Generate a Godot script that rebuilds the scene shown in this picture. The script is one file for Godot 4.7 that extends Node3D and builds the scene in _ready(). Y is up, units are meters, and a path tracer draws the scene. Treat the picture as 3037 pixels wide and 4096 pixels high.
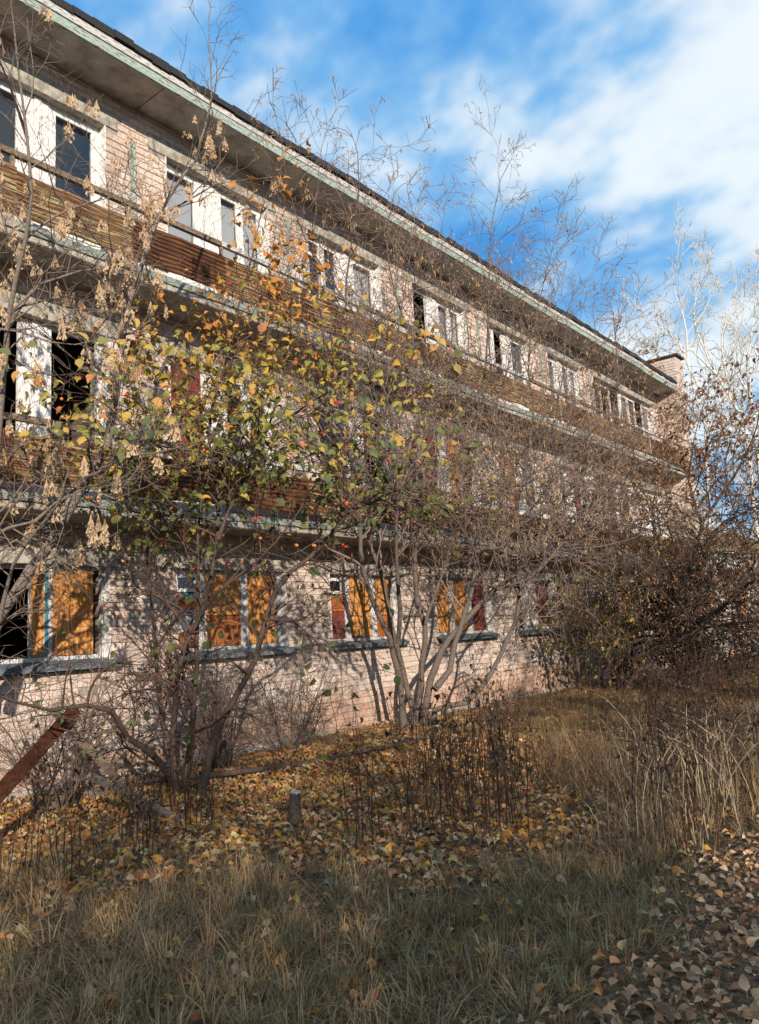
extends Node3D

var rng := RandomNumberGenerator.new()
var M := {}
var taken := {}
var cur: Node3D
var LEAFV := []

# ------------------------------------------------------------------ helpers
func rnd(a: float, b: float) -> float:
	return rng.randf_range(a, b)

func rv() -> Vector3:
	return Vector3(rng.randfn(), rng.randfn(), rng.randfn())

func put(o: Node3D, called: String, parent: Node = self) -> Node3D:
	var key := str(parent.get_instance_id()) + called
	var n: int = taken.get(key, 0)
	taken[key] = n + 1
	o.name = called if n == 0 else "%s_%03d" % [called, n]
	parent.add_child(o, true)
	return o

func thing(called: String, label: String, category: String, at := Vector3.ZERO, group := "") -> Node3D:
	var o := Node3D.new()
	put(o, called)
	o.position = at
	tag(o, label, category, group)
	return o

func tag(o: Node, label: String, category: String, group := "", kind := "") -> void:
	o.set_meta("label", label)
	o.set_meta("category", category)
	if group: o.set_meta("group", group)
	if kind: o.set_meta("kind", kind)

func part(called: String, mesh: Mesh, mat: Material, parent: Node = self, xf := Transform3D.IDENTITY) -> MeshInstance3D:
	var o := MeshInstance3D.new()
	o.mesh = mesh
	o.material_override = mat
	put(o, called, parent)
	o.transform = xf
	return o

# triangles collected in plain arrays; without normals the faces are drawn flat
class MB:
	var v := PackedVector3Array()
	var n := PackedVector3Array()
	var c := PackedColorArray()
	var i := PackedInt32Array()
	var col := Color.WHITE
	var colored := false
	func quad(a: Vector3, b: Vector3, d: Vector3, e: Vector3) -> void:
		var k := v.size()
		v.append(a); v.append(b); v.append(d); v.append(e)
		if colored:
			for q in 4: c.append(col)
		i.append(k); i.append(k + 1); i.append(k + 2); i.append(k); i.append(k + 2); i.append(k + 3)
	func tri(a: Vector3, b: Vector3, d: Vector3) -> void:
		var k := v.size()
		v.append(a); v.append(b); v.append(d)
		if colored:
			for q in 3: c.append(col)
		i.append(k); i.append(k + 1); i.append(k + 2)
	func box(lo: Vector3, hi: Vector3) -> void:
		boxt(Transform3D(Basis.IDENTITY, (lo + hi) / 2), (hi - lo) / 2)
	func boxt(t: Transform3D, h: Vector3) -> void:
		var p := []
		for k in 8:
			p.append(t * Vector3(h.x if k & 1 else -h.x, h.y if k & 2 else -h.y, h.z if k & 4 else -h.z))
		quad(p[4], p[6], p[7], p[5]); quad(p[1], p[3], p[2], p[0])
		quad(p[5], p[7], p[3], p[1]); quad(p[0], p[2], p[6], p[4])
		quad(p[6], p[2], p[3], p[7]); quad(p[0], p[4], p[5], p[1])
	# a box whose front (+z) edges are chamfered by e
	func brick(lo: Vector3, hi: Vector3, e: float) -> void:
		var a := [Vector3(lo.x, lo.y, hi.z - e), Vector3(lo.x, hi.y, hi.z - e), Vector3(hi.x, hi.y, hi.z - e), Vector3(hi.x, lo.y, hi.z - e)]
		var f := [Vector3(lo.x + e, lo.y + e, hi.z), Vector3(lo.x + e, hi.y - e, hi.z), Vector3(hi.x - e, hi.y - e, hi.z), Vector3(hi.x - e, lo.y + e, hi.z)]
		var b := [Vector3(lo.x, lo.y, lo.z), Vector3(lo.x, hi.y, lo.z), Vector3(hi.x, hi.y, lo.z), Vector3(hi.x, lo.y, lo.z)]
		quad(f[0], f[1], f[2], f[3])
		for k in 4:
			var m: int = (k + 1) % 4
			quad(a[k], a[m], f[m], f[k])
			quad(b[k], b[m], a[m], a[k])
	func tube(p: PackedVector3Array, r: PackedFloat32Array, sides: int) -> void:
		var base := v.size()
		var m := p.size()
		var ref := Vector3(0.31, 0.2, 0.93)
		for k in m:
			var t := (p[mini(k + 1, m - 1)] - p[maxi(k - 1, 0)])
			var a := t.cross(ref)
			if a.length_squared() < 1e-8: a = t.cross(Vector3.RIGHT)
			a = a.normalized()
			var b := a.cross(t).normalized()
			for s in sides:
				var ang := TAU * s / sides
				var o := a * cos(ang) + b * sin(ang)
				v.append(p[k] + o * r[k])
				n.append(o)
				if colored: c.append(col)
		for k in m - 1:
			for s in sides:
				var x := base + k * sides + s
				var y := base + k * sides + (s + 1) % sides
				i.append(x); i.append(y); i.append(x + sides)
				i.append(y); i.append(y + sides); i.append(x + sides)
	func done() -> ArrayMesh:
		var arr := []
		arr.resize(Mesh.ARRAY_MAX)
		arr[Mesh.ARRAY_VERTEX] = v
		if n.size() == v.size() and n.size() > 0: arr[Mesh.ARRAY_NORMAL] = n
		if colored: arr[Mesh.ARRAY_COLOR] = c
		arr[Mesh.ARRAY_INDEX] = i
		var m := ArrayMesh.new()
		m.add_surface_from_arrays(Mesh.PRIMITIVE_TRIANGLES, arr)
		return m

func boxmesh(lo: Vector3, hi: Vector3) -> ArrayMesh:
	var b := MB.new()
	b.box(lo, hi)
	return b.done()

func multi(called: String, mesh: Mesh, mat: Material, xs: Array, cols: Array, parent: Node = self) -> MultiMeshInstance3D:
	var mm := MultiMesh.new()
	mm.transform_format = MultiMesh.TRANSFORM_3D
	mm.use_colors = cols.size() > 0
	mm.mesh = mesh
	mm.instance_count = xs.size()
	for k in xs.size():
		mm.set_instance_transform(k, xs[k])
		if cols.size() > 0: mm.set_instance_color(k, cols[k])
	var o := MultiMeshInstance3D.new()
	o.multimesh = mm
	o.material_override = mat
	put(o, called, parent)
	o.set_meta("kind", "stuff")
	return o

# ------------------------------------------------------------------ materials
func lin(r: float, g: float, b: float) -> Color:
	return Color(r, g, b).linear_to_srgb()

func noise_tex(freq: float, stops: Array, cols: Array, seed_: int, kind := FastNoiseLite.TYPE_SIMPLEX_SMOOTH, oct := 5, size := 512) -> NoiseTexture2D:
	var f := FastNoiseLite.new()
	f.noise_type = kind
	f.frequency = freq
	f.fractal_octaves = oct
	f.seed = seed_
	var t := NoiseTexture2D.new()
	t.width = size
	t.height = size
	t.seamless = true
	t.noise = f
	var g := Gradient.new()
	g.offsets = PackedFloat32Array(stops)
	g.colors = PackedColorArray(cols)
	t.color_ramp = g
	return t

func bump_tex(freq: float, seed_: int, strength := 4.0, kind := FastNoiseLite.TYPE_SIMPLEX_SMOOTH) -> NoiseTexture2D:
	var f := FastNoiseLite.new()
	f.noise_type = kind
	f.frequency = freq
	f.fractal_octaves = 5
	f.seed = seed_
	var t := NoiseTexture2D.new()
	t.width = 512
	t.height = 512
	t.seamless = true
	t.as_normal_map = true
	t.bump_strength = strength
	t.noise = f
	return t

func mat(called: String, tex: Texture2D, scale: Vector3, rough := 0.9, bump: Texture2D = null, tint := Color.WHITE) -> StandardMaterial3D:
	var m := StandardMaterial3D.new()
	m.resource_name = called
	m.albedo_color = tint
	m.albedo_texture = tex
	m.roughness = rough
	m.metallic_specular = 0.3
	m.uv1_triplanar = true
	m.uv1_world_triplanar = true
	m.uv1_scale = scale
	if bump:
		m.normal_enabled = true
		m.normal_texture = bump
	M[called] = m
	return m

func flat_mat(called: String, c: Color, rough := 0.8, vertex := false) -> StandardMaterial3D:
	var m := StandardMaterial3D.new()
	m.resource_name = called
	m.albedo_color = c
	m.roughness = rough
	m.metallic_specular = 0.3
	m.vertex_color_use_as_albedo = vertex
	M[called] = m
	return m

func materials() -> void:
	var rough_bump := bump_tex(0.06, 5, 3.0)
	var grain := noise_tex(0.035, [0.0, 0.45, 0.7, 1.0], [lin(.60, .56, .54), lin(.88, .86, .84), lin(1, 1, 1), lin(.90, .88, .87)], 3)
	var b := mat("brick", grain, Vector3(1.3, 1.3, 1.3), 0.92, rough_bump)
	b.vertex_color_use_as_albedo = true
	var tones := [Vector3(.57, .465, .405), Vector3(.62, .515, .455), Vector3(.53, .43, .37), Vector3(.65, .545, .485), Vector3(.55, .44, .375)]
	for k in tones.size():
		mat("brick_%d" % k, grain, Vector3(1.3, 1.3, 1.3), 0.92, rough_bump, lin(tones[k].x, tones[k].y, tones[k].z))
	mat("mortar", noise_tex(0.05, [0.0, 0.5, 1.0], [lin(.19, .165, .145), lin(.30, .265, .235), lin(.38, .34, .305)], 8), Vector3(1.5, 1.5, 1.5), 0.95, rough_bump)
	mat("concrete", noise_tex(0.012, [0.0, 0.35, 0.6, 1.0], [lin(.17, .155, .13), lin(.28, .26, .225), lin(.36, .335, .295), lin(.42, .40, .36)], 11, FastNoiseLite.TYPE_SIMPLEX_SMOOTH, 6), Vector3(.9, .9, .9), 0.95, rough_bump)
	mat("soffit", noise_tex(0.01, [0.0, 0.4, 0.7, 1.0], [lin(.24, .21, .18), lin(.38, .345, .305), lin(.45, .42, .38), lin(.50, .475, .44)], 12, FastNoiseLite.TYPE_SIMPLEX_SMOOTH, 6), Vector3(.5, .5, .5), 0.95, rough_bump)
	mat("white_paint", noise_tex(0.02, [0.0, 0.31, 0.37, 0.5, 1.0], [lin(.16, .12, .09), lin(.36, .33, .30), lin(.55, .55, .55), lin(.66, .66, .66), lin(.74, .74, .74)], 21, FastNoiseLite.TYPE_SIMPLEX_SMOOTH, 6), Vector3(6, .8, 6), 0.55)
	mat("grey_paint", noise_tex(0.02, [0.0, 0.34, 0.42, 0.6, 1.0], [lin(.10, .08, .06), lin(.22, .20, .18), lin(.42, .42, .42), lin(.60, .61, .62), lin(.72, .72, .72)], 22, FastNoiseLite.TYPE_SIMPLEX_SMOOTH, 6), Vector3(5, 1.1, 5), 0.6)
	mat("white_plaster", noise_tex(0.015, [0.0, 0.35, 0.5, 1.0], [lin(.34, .32, .30), lin(.52, .51, .50), lin(.64, .64, .63), lin(.72, .72, .71)], 23), Vector3(1.2, 1.2, 1.2), 0.9, rough_bump)
	mat("teal_paint", noise_tex(0.02, [0.0, 0.4, 1.0], [lin(.03, .07, .08), lin(.06, .16, .19), lin(.10, .24, .27)], 24), Vector3(3, 1, 3), 0.6)
	mat("orange_board", noise_tex(0.014, [0.0, 0.4, 0.6, 1.0], [lin(.20, .085, .03), lin(.40, .17, .048), lin(.52, .24, .075), lin(.60, .33, .13)], 31, FastNoiseLite.TYPE_SIMPLEX_SMOOTH, 6), Vector3(3, .7, 3), 0.75)
	mat("brown_board", noise_tex(0.02, [0.0, 0.4, 0.6, 1.0], [lin(.17, .045, .014), lin(.27, .08, .024), lin(.34, .11, .03), lin(.40, .15, .05)], 32), Vector3(3, .8, 3), 0.7)
	mat("red_board", noise_tex(0.03, [0.0, 0.4, 0.6, 1.0], [lin(.07, .016, .012), lin(.14, .032, .024), lin(.18, .05, .04), lin(.26, .12, .10)], 33), Vector3(2, 1.4, 2), 0.6)
	mat("rust", noise_tex(0.011, [0.0, 0.3, 0.45, 0.56, 0.7, 1.0], [lin(.04, .02, .013), lin(.09, .038, .02), lin(.16, .075, .035), lin(.24, .155, .075), lin(.29, .25, .14), lin(.34, .33, .21)], 41, FastNoiseLite.TYPE_SIMPLEX_SMOOTH, 6, 1024), Vector3(.13, 2.3, .13), 0.75, bump_tex(0.03, 42, 2.0))
	mat("rust_dark", noise_tex(0.013, [0.0, 0.4, 0.6, 0.8, 1.0], [lin(.028, .015, .010), lin(.06, .027, .015), lin(.10, .042, .02), lin(.16, .075, .035), lin(.22, .15, .08)], 43, FastNoiseLite.TYPE_SIMPLEX_SMOOTH, 6, 1024), Vector3(.14, 2.4, .14), 0.75)
	mat("mint_metal", noise_tex(0.012, [0.0, 0.3, 0.45, 0.6, 1.0], [lin(.09, .04, .02), lin(.20, .17, .11), lin(.30, .36, .29), lin(.36, .45, .38), lin(.42, .50, .43)], 44, FastNoiseLite.TYPE_SIMPLEX_SMOOTH, 6), Vector3(.5, 1.5, .5), 0.7)
	mat("mint_wood", noise_tex(0.018, [0.0, 0.22, 0.3, 0.42, 0.6, 1.0], [lin(.05, .03, .02), lin(.15, .11, .08), lin(.27, .27, .25), lin(.24, .31, .28), lin(.29, .37, .33), lin(.42, .45, .42)], 45, FastNoiseLite.TYPE_SIMPLEX_SMOOTH, 6), Vector3(.8, 3.0, 3.0), 0.8)
	mat("edge_paint", noise_tex(0.02, [0.0, 0.3, 0.42, 0.55, 0.66, 1.0], [lin(.10, .09, .075), lin(.20, .19, .165), lin(.28, .27, .245), lin(.24, .27, .25), lin(.16, .23, .21), lin(.28, .34, .31)], 52, FastNoiseLite.TYPE_SIMPLEX_SMOOTH, 6), Vector3(.8, 2.0, 2.0), 0.9, rough_bump)
	mat("grey_wood", noise_tex(0.018, [0.0, 0.25, 0.35, 0.55, 1.0], [lin(.10, .05, .03), lin(.20, .16, .13), lin(.36, .35, .34), lin(.46, .46, .46), lin(.56, .56, .55)], 46, FastNoiseLite.TYPE_SIMPLEX_SMOOTH, 6), Vector3(.7, 4.0, 4.0), 0.85)
	mat("brown_wood", noise_tex(0.02, [0.0, 0.4, 0.6, 1.0], [lin(.06, .04, .03), lin(.12, .085, .06), lin(.19, .15, .11), lin(.26, .22, .17)], 47), Vector3(1.0, 5.0, 5.0), 0.85)
	mat("felt", noise_tex(0.04, [0.0, 0.5, 1.0], [lin(.012, .012, .014), lin(.025, .024, .026), lin(.06, .055, .05)], 48), Vector3(1.5, 1.5, 1.5), 0.9, rough_bump)
	mat("sill_metal", noise_tex(0.025, [0.0, 0.4, 0.6, 1.0], [lin(.05, .055, .06), lin(.09, .11, .125), lin(.14, .17, .19), lin(.24, .26, .27)], 49), Vector3(1.2, 3, 3), 0.6)
	mat("rust_red", noise_tex(0.02, [0.0, 0.4, 0.7, 1.0], [lin(.03, .012, .008), lin(.06, .021, .012), lin(.10, .034, .017), lin(.16, .07, .035)], 50), Vector3(1.5, 1.5, 1.5), 0.8, rough_bump)
	mat("room", noise_tex(0.01, [0.0, 1.0], [lin(.10, .09, .08), lin(.20, .18, .16)], 51), Vector3(.5, .5, .5), 0.95)
	mat("soil", noise_tex(0.02, [0.0, 0.4, 0.6, 1.0], [lin(.035, .024, .015), lin(.08, .052, .030), lin(.13, .088, .052), lin(.20, .14, .085)], 61, FastNoiseLite.TYPE_SIMPLEX_SMOOTH, 6, 1024), Vector3(.8, .8, .8), 0.97, bump_tex(0.05, 62, 6.0))
	# barks
	var bark_bump := bump_tex(0.05, 72, 6.0)
	mat("bark_grey", noise_tex(0.03, [0.0, 0.35, 0.6, 1.0], [lin(.065, .05, .042), lin(.13, .105, .09), lin(.20, .165, .145), lin(.30, .265, .24)], 71), Vector3(5, 2, 5), 0.9, bark_bump)
	mat("bark_brown", noise_tex(0.03, [0.0, 0.35, 0.6, 1.0], [lin(.028, .019, .016), lin(.06, .042, .035), lin(.10, .072, .06), lin(.17, .135, .12)], 73), Vector3(5, 2, 5), 0.9, bark_bump)
	mat("bark_mid", noise_tex(0.03, [0.0, 0.35, 0.6, 1.0], [lin(.04, .03, .025), lin(.085, .066, .056), lin(.14, .112, .097), lin(.22, .19, .17)], 76), Vector3(5, 2, 5), 0.9, bark_bump)
	mat("bark_dark", noise_tex(0.03, [0.0, 0.35, 0.6, 1.0], [lin(.028, .02, .015), lin(.065, .047, .037), lin(.11, .08, .064), lin(.18, .145, .12)], 74), Vector3(4, 1.6, 4), 0.92, bark_bump)
	mat("bark_white", noise_tex(0.02, [0.0, 0.25, 0.35, 1.0], [lin(.10, .09, .08), lin(.35, .33, .29), lin(.60, .57, .50), lin(.72, .69, .62)], 75), Vector3(1, .5, 1), 0.85)
	flat_mat("twig_grey", lin(.17, .135, .11), 0.85)
	flat_mat("twig_brown", lin(.105, .064, .05), 0.85)
	flat_mat("twig_purple", lin(.19, .14, .118), 0.85)
	flat_mat("twig_dark", lin(.085, .058, .043), 0.85)
	flat_mat("twig_white", lin(.52, .49, .44), 0.85)
	for nm in ["leaf", "grass", "dry"]:
		var l := flat_mat(nm, Color.WHITE, 0.6, true)
		l.backlight = lin(.35, .35, .35) if nm != "dry" else lin(.2, .2, .2)
		l.backlight_enabled = true
	flat_mat("pod", lin(.30, .19, .085), 0.8)
	var s := flat_mat("samara", lin(.45, .32, .20), 0.75)
	s.backlight_enabled = true
	s.backlight = lin(.3, .3, .3)
	var s2 := flat_mat("samara_dark", lin(.33, .21, .12), 0.75)
	s2.backlight_enabled = true
	s2.backlight = lin(.3, .3, .3)
	flat_mat("apple_red", lin(.42, .035, .018), 0.35)
	flat_mat("apple_orange", lin(.55, .17, .035), 0.4)
	var g := StandardMaterial3D.new()
	g.resource_name = "glass"
	g.transparency = BaseMaterial3D.TRANSPARENCY_ALPHA
	g.albedo_color = Color(0.16, 0.20, 0.26, 0.12)
	g.roughness = 0.04
	M["glass"] = g
	flat_mat("curtain", lin(.40, .41, .43), 0.9)

# ------------------------------------------------------------------ sky
func make_sky() -> PanoramaSkyMaterial:
	var w := 2048
	var h := 1024
	var data := PackedFloat32Array()
	data.resize(w * h * 3)
	var n := FastNoiseLite.new()
	n.noise_type = FastNoiseLite.TYPE_SIMPLEX_SMOOTH
	n.frequency = 0.55
	n.fractal_octaves = 6
	n.fractal_gain = 0.56
	n.seed = 19
	var n2 := FastNoiseLite.new()
	n2.noise_type = FastNoiseLite.TYPE_SIMPLEX_SMOOTH
	n2.frequency = 0.16
	n2.fractal_octaves = 2
	n2.seed = 7
	var n3 := FastNoiseLite.new()
	n3.noise_type = FastNoiseLite.TYPE_SIMPLEX_SMOOTH
	n3.frequency = 2.6
	n3.fractal_octaves = 5
	n3.fractal_gain = 0.6
	n3.seed = 77
	var cs := PackedFloat32Array()
	var sn := PackedFloat32Array()
	for x in w:
		# Godot: u = atan2(dir.x, -dir.z) / TAU + 0.5
		var a := (float(x) + 0.5) / w * TAU - PI
		cs.append(-cos(a))
		sn.append(sin(a))
	for y in h:
		var el := PI / 2 - (float(y) + 0.5) / h * PI
		var up := sin(el)
		var ho := cos(el)
		if up < -0.02:
			for x in w:
				var k := (y * w + x) * 3
				data[k] = 0.10; data[k + 1] = 0.09; data[k + 2] = 0.075
			continue
		var q := maxf(up, 0.0)
		# clear air: deep blue above, paler low down
		var pale := pow(1.0 - q, 5.0)
		var blue := Vector3(0.006, 0.19, 0.55).lerp(Vector3(0.18, 0.42, 0.64), clampf(pale * 1.05, 0, 1))
		var sc := 1.0 / (q + 0.22)
		for x in w:
			var px := sn[x] * ho * sc
			var pz := cs[x] * ho * sc
			var d := n.get_noise_2d(px * 1.5 - 58.987, pz * 1.5 + 27.647)
			var big := n2.get_noise_2d(px * 3.0 + 11.0, pz * 3.0 - 4.0)
			var wisp := n3.get_noise_2d(px * 1.6 + pz * .5, pz * 1.1 - px * .4)
			var t := smoothstep(0.0, 1.0, d * 1.12 + 0.64 + big * 0.06 + pale * 0.06 + wisp * .34)
			t = 0.09 + 0.91 * t
			var body := Vector3(0.33, 0.55, 0.70).lerp(Vector3(0.61, 0.68, 0.72), smoothstep(0.35, 0.95, t + wisp * .25))
			var c := blue.lerp(body, t)
			var k := (y * w + x) * 3
			data[k] = c.x; data[k + 1] = c.y; data[k + 2] = c.z
	var im := Image.create_from_data(w, h, false, Image.FORMAT_RGBF, data.to_byte_array())
	var s := PanoramaSkyMaterial.new()
	s.panorama = ImageTexture.create_from_image(im)
	return s

# ------------------------------------------------------------------ building
const BAY := 3.0
const SLAB2 := 3.20
const SLAB3 := 6.24
const LINT := [2.55, 5.55, 8.57]
var openings := []   # [x0, x1, y0, y1] holes in the brick face (windows, doors, lintels)
var blds: Node3D

func tone() -> Color:
	var t := rnd(0, 1)
	var c := Color(.56, .455, .395).lerp(Color(.66, .555, .495), t)
	if rng.randf() < 0.06: c = Color(.50, .37, .31)
	if rng.randf() < 0.05: c = Color(.70, .61, .56)
	return c

# rain streaks, soot and damp: what the weather left on a brick at this place
var wear := FastNoiseLite.new()
func weathered(x: float, y: float) -> float:
	wear.seed = 12
	wear.frequency = .9
	wear.fractal_octaves = 3
	var streak := wear.get_noise_2d(x * 1.6, y * .35)
	var f := 1.0 - .24 * smoothstep(.05, .5, streak) + .06 * smoothstep(-.1, -.5, streak)
	return f - .28 * smoothstep(.75, .0, y) * (.6 + wear.get_noise_2d(x * 2.2 + 40.0, y))

# courses of a wall face in the plane z = z0 (u along x, or along z for a side face)
func courses(u0: float, u1: float, y0: float, y1: float, holes: Array) -> Array:
	var res := []
	var ch := 0.1
	var rows := int(ceil((y1 - y0) / ch - 0.001))
	for r in rows:
		var ya := y0 + r * ch
		var yb := minf(ya + ch, y1)
		if yb - ya < 0.03: continue
		var cuts := []
		for o in holes:
			if o[2] < yb - 0.02 and o[3] > ya + 0.02: cuts.append(o)
		cuts.sort_custom(func(a, b): return a[0] < b[0])
		var spans := []
		var x := u0
		for o in cuts:
			if o[0] > x: spans.append([x, minf(o[0], u1)])
			x = maxf(x, o[1])
		if x < u1: spans.append([x, u1])
		var off := 0.13 if r % 2 else 0.0
		var header: bool = (r % 9 == 4)
		var bl := 0.13 if header else 0.26
		for s in spans:
			var k := int(floor((s[0] - off) / bl))
			while k * bl + off < s[1]:
				var a := maxf(k * bl + off, s[0])
				var b := minf((k + 1) * bl + off, s[1])
				if b - a > 0.03: res.append([a, b, ya, yb])
				k += 1
	return res

func window_frame(called: String, z: float, x0: float, x1: float, y0: float, y1: float, posts: Array, w := 0.055, matn := "white_paint") -> MeshInstance3D:
	var b := MB.new()
	b.box(Vector3(x0, y0, z - .05), Vector3(x0 + w, y1, z))
	b.box(Vector3(x1 - w, y0, z - .05), Vector3(x1, y1, z))
	b.box(Vector3(x0 + w, y1 - w, z - .053), Vector3(x1 - w, y1, z - .002))
	b.box(Vector3(x0 + w, y0, z - .053), Vector3(x1 - w, y0 + w, z - .002))
	for p in posts:
		b.box(Vector3(p[0], y0 + w, z - .055), Vector3(p[1], y1 - w, z + .004))
	return part(called, b.done(), M[matn], blds)

func sash(parent: Node, z: float, x0: float, x1: float, y0: float, y1: float, w := 0.05, matn := "white_paint") -> void:
	var b := MB.new()
	b.box(Vector3(x0, y0, z - .04), Vector3(x0 + w, y1, z))
	b.box(Vector3(x1 - w, y0, z - .04), Vector3(x1, y1, z))
	b.box(Vector3(x0 + w, y1 - w, z - .038), Vector3(x1 - w, y1, z - .002))
	b.box(Vector3(x0 + w, y0, z - .038), Vector3(x1 - w, y0 + w, z - .002))
	part("sash", b.done(), M[matn], parent)

func filling(parent: Node, kind: String, z: float, x0: float, x1: float, y0: float, y1: float) -> void:
	if kind == "open": return
	if kind == "glass":
		sash(parent, z - .01, x0, x1, y0, y1)
		part("pane", boxmesh(Vector3(x0 + .05, y0 + .05, z - .034), Vector3(x1 - .05, y1 - .05, z - .030)), M.glass, parent)
	elif kind == "hung":      # glass with a pale curtain behind
		sash(parent, z - .01, x0, x1, y0, y1)
		part("pane", boxmesh(Vector3(x0 + .05, y0 + .05, z - .034), Vector3(x1 - .05, y1 - .05, z - .030)), M.glass, parent)
		var b := MB.new()
		var n := 26
		for k in n:
			var a := x0 + (x1 - x0) * k / n
			var c := x0 + (x1 - x0) * (k + 1) / n
			var za := z - .12 + .018 * sin(k * 2.1)
			var zc := z - .12 + .018 * sin((k + 1) * 2.1)
			b.quad(Vector3(a, y0, za), Vector3(a, y1, za), Vector3(c, y1, zc), Vector3(c, y0, zc))
		part("curtain", b.done(), M.curtain, parent)
	elif kind == "transom":
		var m := y1 - .30
		sash(parent, z - .01, x0, x1, m, y1)
		part("pane", boxmesh(Vector3(x0 + .05, m + .05, z - .034), Vector3(x1 - .05, y1 - .05, z - .030)), M.glass, parent)
		sash(parent, z - .01, x0, x1, y0, m)
		part("pane", boxmesh(Vector3(x0 + .05, y0 + .05, z - .034), Vector3(x1 - .05, m - .05, z - .030)), M.glass, parent)
	elif kind == "swung":     # a casement left standing open, outwards
		var s := Node3D.new()
		var b := MB.new()
		var w := x1 - x0
		b.box(Vector3(0, y0, -.04), Vector3(.05, y1, 0)); b.box(Vector3(w - .05, y0, -.04), Vector3(w, y1, 0))
		b.box(Vector3(.05, y1 - .05, -.038), Vector3(w - .05, y1, -.002)); b.box(Vector3(.05, y0, -.038), Vector3(w - .05, y0 + .05, -.002))
		s.free()
		part("sash", b.done(), M.white_paint, parent, Transform3D(Basis(Vector3.UP, -1.0), Vector3(x0, 0, z)))
		part("pane", boxmesh(Vector3(.05, y0 + .05, -.022), Vector3(w - .05, y1 - .05, -.018)), M.glass, parent, Transform3D(Basis(Vector3.UP, -1.0), Vector3(x0, 0, z)))
	elif kind == "grille":    # narrow sashes, some without glass
		var m3 := x0 + (x1 - x0) * .33
		sash(parent, z - .01, x0, m3, y0, y1, .04)
		sash(parent, z - .012, m3 + .003, x0 + (x1 - x0) * .68, y0, y1, .04)
		sash(parent, z - .01, x0 + (x1 - x0) * .68 + .003, x1, y0, y1, .04)
	else:
		board(parent, kind, z, x0, x1, y0, y1)

func board(parent: Node, kind: String, z: float, x0: float, x1: float, y0: float, y1: float) -> void:
	var b := MB.new()
	b.brick(Vector3(x0, y0, z - .03), Vector3(x1, y1, z - .012), .003)
	part("board", b.done(), M[kind], parent)

# one floor-to-lintel set on an upper storey: a window over a brick parapet and a balcony door beside it
func upper_window(storey: int, x0: float, door_right: bool, kinds: Array) -> void:
	var yb: float = (SLAB2 if storey == 1 else SLAB3)
	var yt: float = LINT[storey]
	var x1 := x0 + 2.0
	var sill := yb + .80
	var z := -.13
	var da: float
	var db: float
	var wa: float
	var wb: float
	if door_right:
		wa = x0; wb = x0 + .96; da = x0 + 1.26; db = x1
	else:
		da = x0; db = x0 + .70; wa = x0 + 1.02; wb = x1
	openings.append([da if not door_right else wb, db if door_right else wa, yb, yt])
	openings.append([wa, wb, sill, yt])
	var win := window_frame("window", z, wa, wb, sill, yt, [])
	var half := (wa + wb) / 2
	if kinds[0] == "hung2":
		filling(win, "hung", z, wa + .057, half - .02, sill + .057, yt - .057)
		filling(win, "hung", z, half + .02, wb - .057, sill + .057, yt - .057)
		part("mullion", boxmesh(Vector3(half - .018, sill + .057, z - .05), Vector3(half + .018, yt - .057, z + .008)), M.white_paint, win)
	elif kinds[0] == "transom2":
		filling(win, "transom", z, wa + .057, half - .03, sill + .057, yt - .057)
		filling(win, "glass", z, half + .03, wb - .057, sill + .057, yt - .057)
		part("mullion", boxmesh(Vector3(half - .028, sill + .057, z - .05), Vector3(half + .028, yt - .057, z + .008)), M.white_paint, win)
	elif kinds[0] == "two":
		filling(win, kinds[2], z, wa + .057, half - .03, sill + .057, yt - .057)
		filling(win, kinds[3], z, half + .03, wb - .057, sill + .057, yt - .057)
		part("mullion", boxmesh(Vector3(half - .028, sill + .057, z - .05), Vector3(half + .028, yt - .057, z + .008)), M.white_paint, win)
	else:
		filling(win, kinds[0], z, wa + .057, wb - .057, sill + .057, yt - .057)
	part("sill", boxmesh(Vector3(wa, sill - .045, -.08), Vector3(wb, sill - .002, .03)), M.grey_wood, win)
	# the boarded post between window and door, of planks that stand a little uneven
	var pa := wb if door_right else db
	var pb := da if door_right else wa
	var n := 3
	for k in n:
		var a := pa + (pb - pa) * k / n
		var c := pa + (pb - pa) * (k + 1) / n
		part("post_plank", boxmesh(Vector3(a + .003, yb + .02, z - .06), Vector3(c - .003, yt - .01, z + [.006, .03, .016][k])), M.white_paint, win)
	var dw := window_frame("balcony_door", z, da, db, yb + .02, yt, [], .06)
	var pane_low := yb + .68
	part("panel", boxmesh(Vector3(da + .062, yb + .08, z - .035), Vector3(db - .062, pane_low, z - .012)), M.white_paint, dw)
	for k in 4:
		var xx := da + .062 + (db - da - .124) * (k + .5) / 4
		part("batten", boxmesh(Vector3(xx - .06, yb + .10, z - .011), Vector3(xx + .06, pane_low - .03, z - .004)), M.white_paint, dw)
	filling(dw, kinds[1], z, da + .062, db - .062, pane_low + .004, yt - .057)
	reveals(win, x0, x1, yb, yt)

func reveals(parent: Node, x0: float, x1: float, yb: float, yt: float) -> void:
	part("reveal", boxmesh(Vector3(x0 - .012, yb, -.128), Vector3(x0 + .001, yt, .004)), M.white_plaster, parent)
	part("reveal", boxmesh(Vector3(x1 - .001, yb, -.128), Vector3(x1 + .012, yt, .004)), M.white_plaster, parent)

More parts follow.
